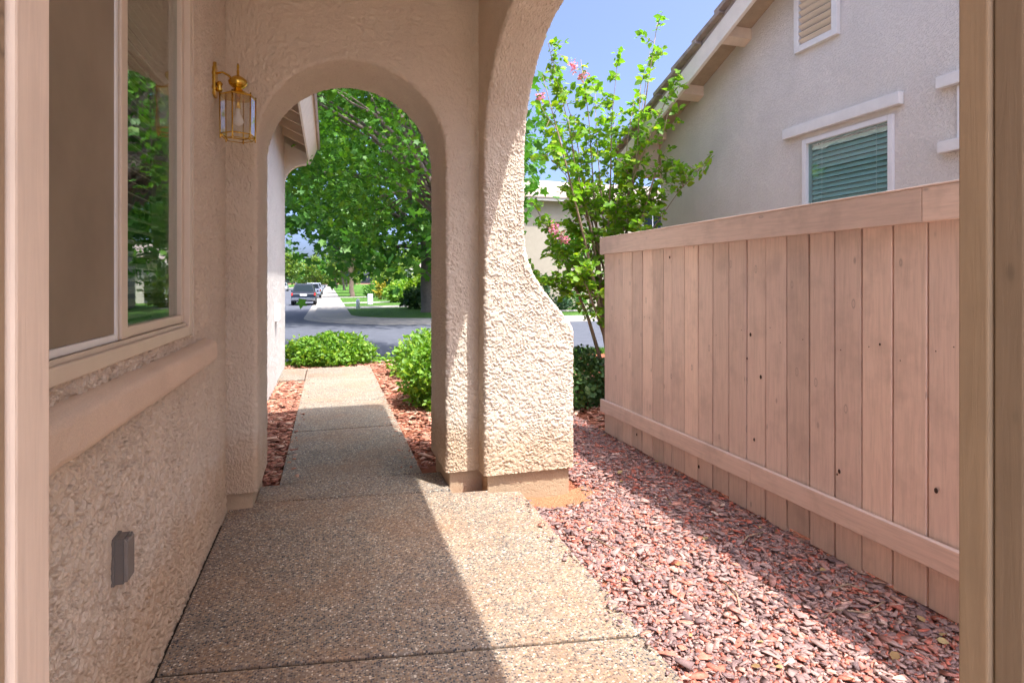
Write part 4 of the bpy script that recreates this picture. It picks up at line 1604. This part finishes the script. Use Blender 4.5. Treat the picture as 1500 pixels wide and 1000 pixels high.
# plants in front of that house
grp = 'plants along the beige house front'
for k, (x, y, h) in enumerate(((11.35, 33.6, 2.0), (11.9, 33.9, 2.4), (12.35, 33.7, 1.5), (12.9, 33.9, 2.1), (14.1, 33.9, 1.9))):
    bush('upright_shrub', (x, y, LZ + h / 2), (.24, .24, h * .55), 420, .15, M['leaf_blue'],
         ['upright grey green shrub at the left end of the beige house front', 'tallest upright grey green shrub by the beige house', 'short upright shrub between taller ones by the beige house', 'upright grey green shrub beside the round bush by the beige house', 'lone upright shrub right of the round bush by the beige house'][k],
         cat='shrub', group=grp, seed=k + .3, ground=LZ, up=.2)
bush('round_bush', (14.3, 32.6, LZ + .55), (.75, .7, .6), 700, .15, M['leaf_plane'], 'round clipped green bush before the beige house', seed=9.1, ground=LZ)
bush('spiky_plant', (12.9, 32.2, LZ + .35), (.95, .5, .42), 500, .22, M['leaf_blue'], 'low blue green strappy plant before the beige house', cat='plant', seed=3.1, ground=LZ, tmpl=LEAF)
bush('low_shrub', (12.1, 32.9, LZ + .6), (.6, .5, .6), 500, .15, M['leaf_dark'], 'low olive shrub before the beige house', cat='shrub', seed=3.7, ground=LZ)
MB().tube([(11.3, 31.6, LZ), (12.5, 31.3, LZ), (13.8, 31.4, LZ), (15.2, 31.6, LZ), (17, 31.5, LZ)], .09, 6).build('lawn_edging', M['walk'], label='curved pale edging round the planting before the beige house', cat='edging')
tree('slim_tree', (14.3, 30.3, LZ), (14.25, 30.3, 2.2), (13.6, 30.2, 3.2), (1.4, 1.3, 1.3), .085, 60, 22, .20, BROAD, M['leaf_plane'], M['bark'],
     'slim young street tree with thin trunk before the beige house', limbs=7, sigma=.26, seed=7.7, shell=.3)

# houses along the side street, right
def street_house(x0, x1, y0, y1, h, label, mat):
    t = thing('street_house', ((x0 + x1) / 2, (y0 + y1) / 2, RZ), label, 'house', 'houses along the side street')
    MB().box(x0, x1, y0, y1, RZ, h).build('wall', mat, t)
    ov = .6
    m = (x0 + x1) / 2
    MB().prism([(x0 - ov, h - .05), (x0 - ov, h + .12), (m, h + 2.4), (x1 + ov, h + .12), (x1 + ov, h - .05)], 'y', y0 - ov, y1 + ov).build('roof', M['tile'], t)
    for k in range(2):
        xx = x0 + (x1 - x0) * (.25 + .5 * k)
        f_ = MB().box(xx - .75, xx + .75, y0 - .06, y0 - .003, .8, 2.1, .02).build('window', M['vinyl_w'], t)
        MB().box(xx - .66, xx + .66, y0 - .075, y0 - .061, .9, 2.0).build('pane', M['carglass'], f_)
    for k in range(2):
        yy = y0 + (y1 - y0) * (.25 + .5 * k)
        f_ = MB().box(x0 - .06, x0 - .003, yy - .75, yy + .75, .8, 2.1, .02).build('window', M['vinyl_w'], t)
        MB().box(x0 - .075, x0 - .061, yy - .66, yy + .66, .9, 2.0).build('pane', M['carglass'], f_)
    for k in range(3):
        MB().box(x0 - 1.6, x0 - 1.3, y0 + 1 + k * 2.2, y0 + 1.3 + k * 2.2, RZ, h - .3, .02).build('porch_column', M['trim'], t)
    MB().box(x0 - 1.8, x0 - .01, y0 + .5, y0 + 6.2, h - .3, h - .06).build('porch_roof', M['fascia'], t)
    return t


street_house(12.5, 20, 52, 64, 3.1, 'cream house with white porch columns beyond the corner tree', M['cream'])
street_house(12.0, 20, 76, 88, 3.2, 'beige house farther down the side street on the same side', M['beige'])
street_house(-30, -17, 60, 74, 3.1, 'cream house on the left of the side street behind the trees', M['cream'])

hedges = [((6.6, 41.8, .65), (1.5, 1.2, 1.15), M['leaf_lime'], 'bright lime green hedge beside the corner tree trunk', 1100),
          ((8.6, 44.0, .75), (1.7, 1.3, 1.25), M['leaf_lime'], 'tall lime green hedge behind the corner tree', 1000),
          ((5.6, 37.3, .25), (1.25, .9, .75), M['leaf_dark'], 'low dark bush with reddish tint left of the corner tree trunk', 800),
          ((5.9, 49.8, .55), (1.5, 1.3, 1.05), M['leaf_bush'], 'mid green bush on the lawn between the driveways', 900),
          ((5.2, 58.5, .55), (.85, .8, .95), M['leaf_yellow'], 'yellow orange flowering bush by the driveway', 500),
          ((4.6, 66.0, .40), (1.0, .9, .8), M['leaf_plane'], 'small green bush left of the yellow bush', 400)]
for k, (c, rd, m_, lb, n) in enumerate(hedges):
    bush('hedge_bush', c, rd, n, .30 if k < 4 else .26, m_, lb, cat='bush', group='bushes beyond the corner lawn', seed=k * 2.1 + .7, ground=LZ)

# street trees along the side street
far = [(2.6, 70, .26, 6.0, 2.9, M['leaf_plane'], 'leaning pale trunked street tree beyond the parked cars on the right'), (3.2, 92, .24, 6.0, 3.2, M['leaf_far'], 'light green street tree second down the right side'),
       (3.0, 125, .24, 6.0, 3.6, M['leaf_far'], 'light green street tree third down the right side'), (2.0, 170, .24, 6.2, 4.2, M['leaf_plane'], 'dark green tree at the far end of the side street'),
       (-12.6, 72, .24, 5.2, 3.6, M['leaf_far'], 'nearest lime green street tree on the left side'), (-12.9, 90, .24, 5.6, 3.8, M['leaf_far'], 'second lime green street tree on the left side'),
       (-12.4, 112, .24, 5.4, 3.8, M['leaf_far'], 'third lime green street tree on the left side'), (-11.0, 150, .24, 5.6, 4.4, M['leaf_far'], 'farthest lime green street tree on the left side'),
       (-4.5, 230, .3, 6.0, 6.0, M['leaf_far'], 'pale tree closing the far end of the street'), (6, 215, .3, 6.5, 6.5, M['leaf_far'], 'broad tree behind the far end of the street'), (-14, 205, .3, 6.5, 6.5, M['leaf_plane'], 'deep green tree left of the street end')]
for k, (x, y, r_, h, cr, m_, lb) in enumerate(far):
    tree('street_tree', (x, y, LZ), (x + random.uniform(-.5, .3), y, h * .42), (x, y, h), (cr, cr, cr * .85), r_, 90, 22, .34 + y * .0022, BROAD, m_, M['bark_l'] if k == 0 else M['bark'], lb,
         group='street trees along the side street', limbs=8, sigma=.34 * cr / 3 + .1, seed=k * 1.9 + .2, shell=.45, freq=.5)
# trees behind the beige house and to the right, filling the skyline
def distant_wood(name, specs, label, mat):
    C = []
    for (x0, x1, y0, y1, h, n) in specs:
        k = int(n / 60)
        cx_ = RNG.uniform(x0, x1, k); cy_ = RNG.uniform(y0, y1, k); r_ = RNG.uniform(1.6, 3.4, k); hh = h * RNG.uniform(.55, 1.1, k)
        for a_, b_, c_, d_ in zip(cx_, cy_, r_, hh):
            p = RNG.normal(size=(60, 3)); p /= np.linalg.norm(p, axis=1)[:, None]
            C.append(np.array([a_, b_, LZ + d_ * .55]) + p * np.array([c_, c_, d_ * .5]) * RNG.uniform(.6, 1, (60, 1)))
    C = np.concatenate(C)
    V, F = leaf_cloud(C, .85, BROAD, .4)
    from_np(name, V, F, mat, kind='stuff', label=label)


distant_wood('distant_trees', [(9, 60, 92, 140, 9, 14000), (60, 160, 60, 150, 10, 12000), (-12, 12, 235, 260, 10, 6000)], 'far mass of green trees behind the houses on the right', M['leaf_far'])
distant_wood('distant_trees', [(-70, -15, 95, 150, 9, 12000), (-160, -40, 40, 120, 10, 12000)], 'far mass of green trees on the left of the side street', M['leaf_plane'])
# utility boxes
ub = MB().box(2.80, 3.20, 45.4, 45.8, LZ - .02, LZ + .80, .05).build('utility_box', M['vinyl_w'])
props(ub, 'white utility box standing on the lawn by the driveway', 'utility box')
mk = MB().lathe([(.12, 0), (.12, .55), (.09, .62), (.02, .64)], (1.75, 38.0, LZ), 10).build('marker_post', M['vinyl_w'])
props(mk, 'short white marker post at the sidewalk edge', 'marker post')


# ------------------------------------------------------------------ cars
def car(label, loc, rz, paint, suv=True, group='cars on the side street'):
    """built round the origin: length along Y, rear at -Y"""
    t = thing('parked_car', loc, label, 'car', group)
    t.rotation_euler = (0, 0, rz)
    L = 2.35
    hb, ht = (1.02, 1.74) if suv else (.86, 1.42)

    def add(name, b, mat, parent=t):
        me = b.mesh(name)
        o = bpy.data.objects.new(name, me)
        me.materials.append(mat)
        COL.objects.link(o)
        o.parent = parent
        return o
    b = MB()
    side = [(-L, .48), (-L + .04, hb - .12), (-L + .16, hb), (1.05, hb), (L - .25, hb - .12), (L, hb - .34), (L, .42), (L - .12, .27), (-L + .12, .30)]
    b.prism(side, 'x', -.93, .93, .06)
    body = add('body', b, paint)
    b = MB()
    top = [(-.66, ht), (.66, ht)]
    if suv:
        lo = [(-L + .14, hb - .02), (1.15, hb - .02)]
        hi = [(-L + .42, ht), (.35, ht)]
    else:
        lo = [(-1.55, hb - .02), (1.10, hb - .02)]
        hi = [(-.95, ht), (.30, ht)]
    vs = []
    for (y, z), w in ((lo[0], .87), (lo[1], .87), (hi[1], .66), (hi[0], .66)):
        vs.append([b.bm.verts.new((s * w, y, z)) for s in (-1, 1)])
    fs = [b.bm.faces.new((vs[0][0], vs[1][0], vs[2][0], vs[3][0])), b.bm.faces.new((vs[0][1], vs[3][1], vs[2][1], vs[1][1]))]
    for i in range(4):
        j = (i + 1) % 4
        fs.append(b.bm.faces.new((vs[i][0], vs[i][1], vs[j][1], vs[j][0])))
    bmesh.ops.bevel(b.bm, geom=list(b.bm.edges), offset=.05, segments=2, affect='EDGES')
    add('cabin', b, paint)
    # glass: rear, front, sides, set proud
    def lerp(a, c, q):
        return a + (c - a) * q
    def pane(q0, q1, ya, yb, wa, wb, za, zb, nm):
        bb = MB()
        y0_, y1_ = lerp(ya, yb, q0), lerp(ya, yb, q1)
        z0_, z1_ = lerp(za, zb, q0), lerp(za, zb, q1)
        w0, w1 = lerp(wa, wb, q0) - .08, lerp(wa, wb, q1) - .08
        d = -.012 if ya < 0 else .012
        v = [bb.bm.verts.new(p) for p in ((-w0, y0_ + d, z0_), (w0, y0_ + d, z0_), (w1, y1_ + d, z1_), (-w1, y1_ + d, z1_))]
        w = [bb.bm.verts.new(p) for p in ((-w0, y0_ + d * .2, z0_), (w0, y0_ + d * .2, z0_), (w1, y1_ + d * .2, z1_), (-w1, y1_ + d * .2, z1_))]
        bb.bm.faces.new(v); bb.bm.faces.new(w[::-1])
        for i in range(4):
            j = (i + 1) % 4
            bb.bm.faces.new((v[i], w[i], w[j], v[j]))
        add(nm, bb, M['carglass'])
    pane(.14, .86, lo[0][0], hi[0][0], .87, .66, hb, ht, 'rear_window')
    pane(.12, .9, lo[1][0], hi[1][0], .87, .66, hb, ht, 'windscreen')
    for s in (-1, 1):
        for a, c in ((.06, .34), (.37, .64), (.67, .92)):
            bb = MB()
            q0, q1 = .16, .84
            P4 = []
            for q, (e, f) in ((q0, (a, c)), (q1, (a, c))):
                w = lerp(.87, .66, q) + .012
                ya_, yb_ = lerp(lo[0][0], hi[0][0], q), lerp(lo[1][0], hi[1][0], q)
                P4.append([(s * w, lerp(ya_, yb_, e), lerp(hb, ht, q)), (s * w, lerp(ya_, yb_, f), lerp(hb, ht, q))])
            bb.quad(P4[0][0], P4[0][1], P4[1][1], P4[1][0])
            add('side_window', bb, M['carglass'])
        for y in (-1.42, 1.42):
            bb = MB()
            bb.lathe([(.20, -.12), (.33, -.12), (.36, -.08), (.36, .08), (.33, .12), (.20, .12)], (0, 0, 0), 18)
            bmesh.ops.transform(bb.bm, matrix=Matrix.Translation((s * .84, y, .36)) @ Matrix.Rotation(math.pi / 2, 4, 'Y'), verts=bb.bm.verts[:])
            wh = add('wheel', bb, M['tyre'])
            bb = MB()
            bb.lathe([(.19, -.125), (.19, .125)], (0, 0, 0), 14)
            bmesh.ops.transform(bb.bm, matrix=Matrix.Translation((s * .84, y, .36)) @ Matrix.Rotation(math.pi / 2, 4, 'Y'), verts=bb.bm.verts[:])
            add('rim', bb, M['rim'], wh)
        bb = MB(); bb.box(min(s * .79, s * .92), max(s * .79, s * .92), -L - .02, -L + .10, hb - .24, hb - .02, .02)
        add('tail_light', bb, M['red_lamp'])
        bb = MB(); bb.box(min(s * .55, s * .88), max(s * .55, s * .88), L - .10, L + .012, hb - .50, hb - .36, .02)
        add('headlight', bb, M['clear_lamp'])
        bb = MB(); bb.box(min(s * .93, s * 1.10), max(s * .93, s * 1.10), .72, .84, hb, hb + .15, .02)
        add('mirror', bb, paint)
    bb = MB(); bb.box(-.90, .90, -L - .06, -L + .03, .40, .60, .03)
    add('bumper', bb, M['chrome'] if suv else paint)
    bb = MB(); bb.box(-.26, .26, -L - .018, -L - .002, hb - .26, hb - .11, .004)
    add('licence_plate', bb, M['plate'])
    bb = MB(); bb.box(-.72, .72, -L - .012, -L + .02, hb - .08, hb - .045, .004)
    add('trim_strip', bb, M['chrome'])
    if suv:
        for s in (-1, 1):
            bb = MB(); bb.tube([(s * .60, -1.7, ht + .02), (s * .60, -1.6, ht + .07), (s * .60, .1, ht + .07), (s * .60, .25, ht + .02)], .018, 6)
            add('roof_rail', bb, M['chrome'])
    return t


car('dark navy sport utility car seen from behind on the side street', (-1.95, 51.5, RZ), 0, car_paint('paint_navy', (.010, .016, .028)))
car('silver blue car parked at the right kerb ahead of the dark one', (-1.85, 74, RZ), 0, car_paint('paint_silver', (.48, .52, .58)), True)
car('white car parked farthest along the right kerb', (-1.9, 96, RZ), 0, car_paint('paint_white_b', (.72, .72, .73)), True)
car('pale silver sedan nearest on the left kerb', (-9.1, 84, RZ), math.pi, car_paint('paint_pale', (.55, .56, .62)), False)
car('white van like car second on the left kerb', (-9.1, 97, RZ), math.pi, car_paint('paint_white', (.75, .75, .75)), True)
car('white sedan third on the left kerb', (-9.0, 112, RZ), math.pi, car_paint('paint_white_c', (.70, .70, .70)), False)
car('grey car farthest on the left kerb', (-9.0, 128, RZ), math.pi, car_paint('paint_grey', (.25, .26, .28)), True)
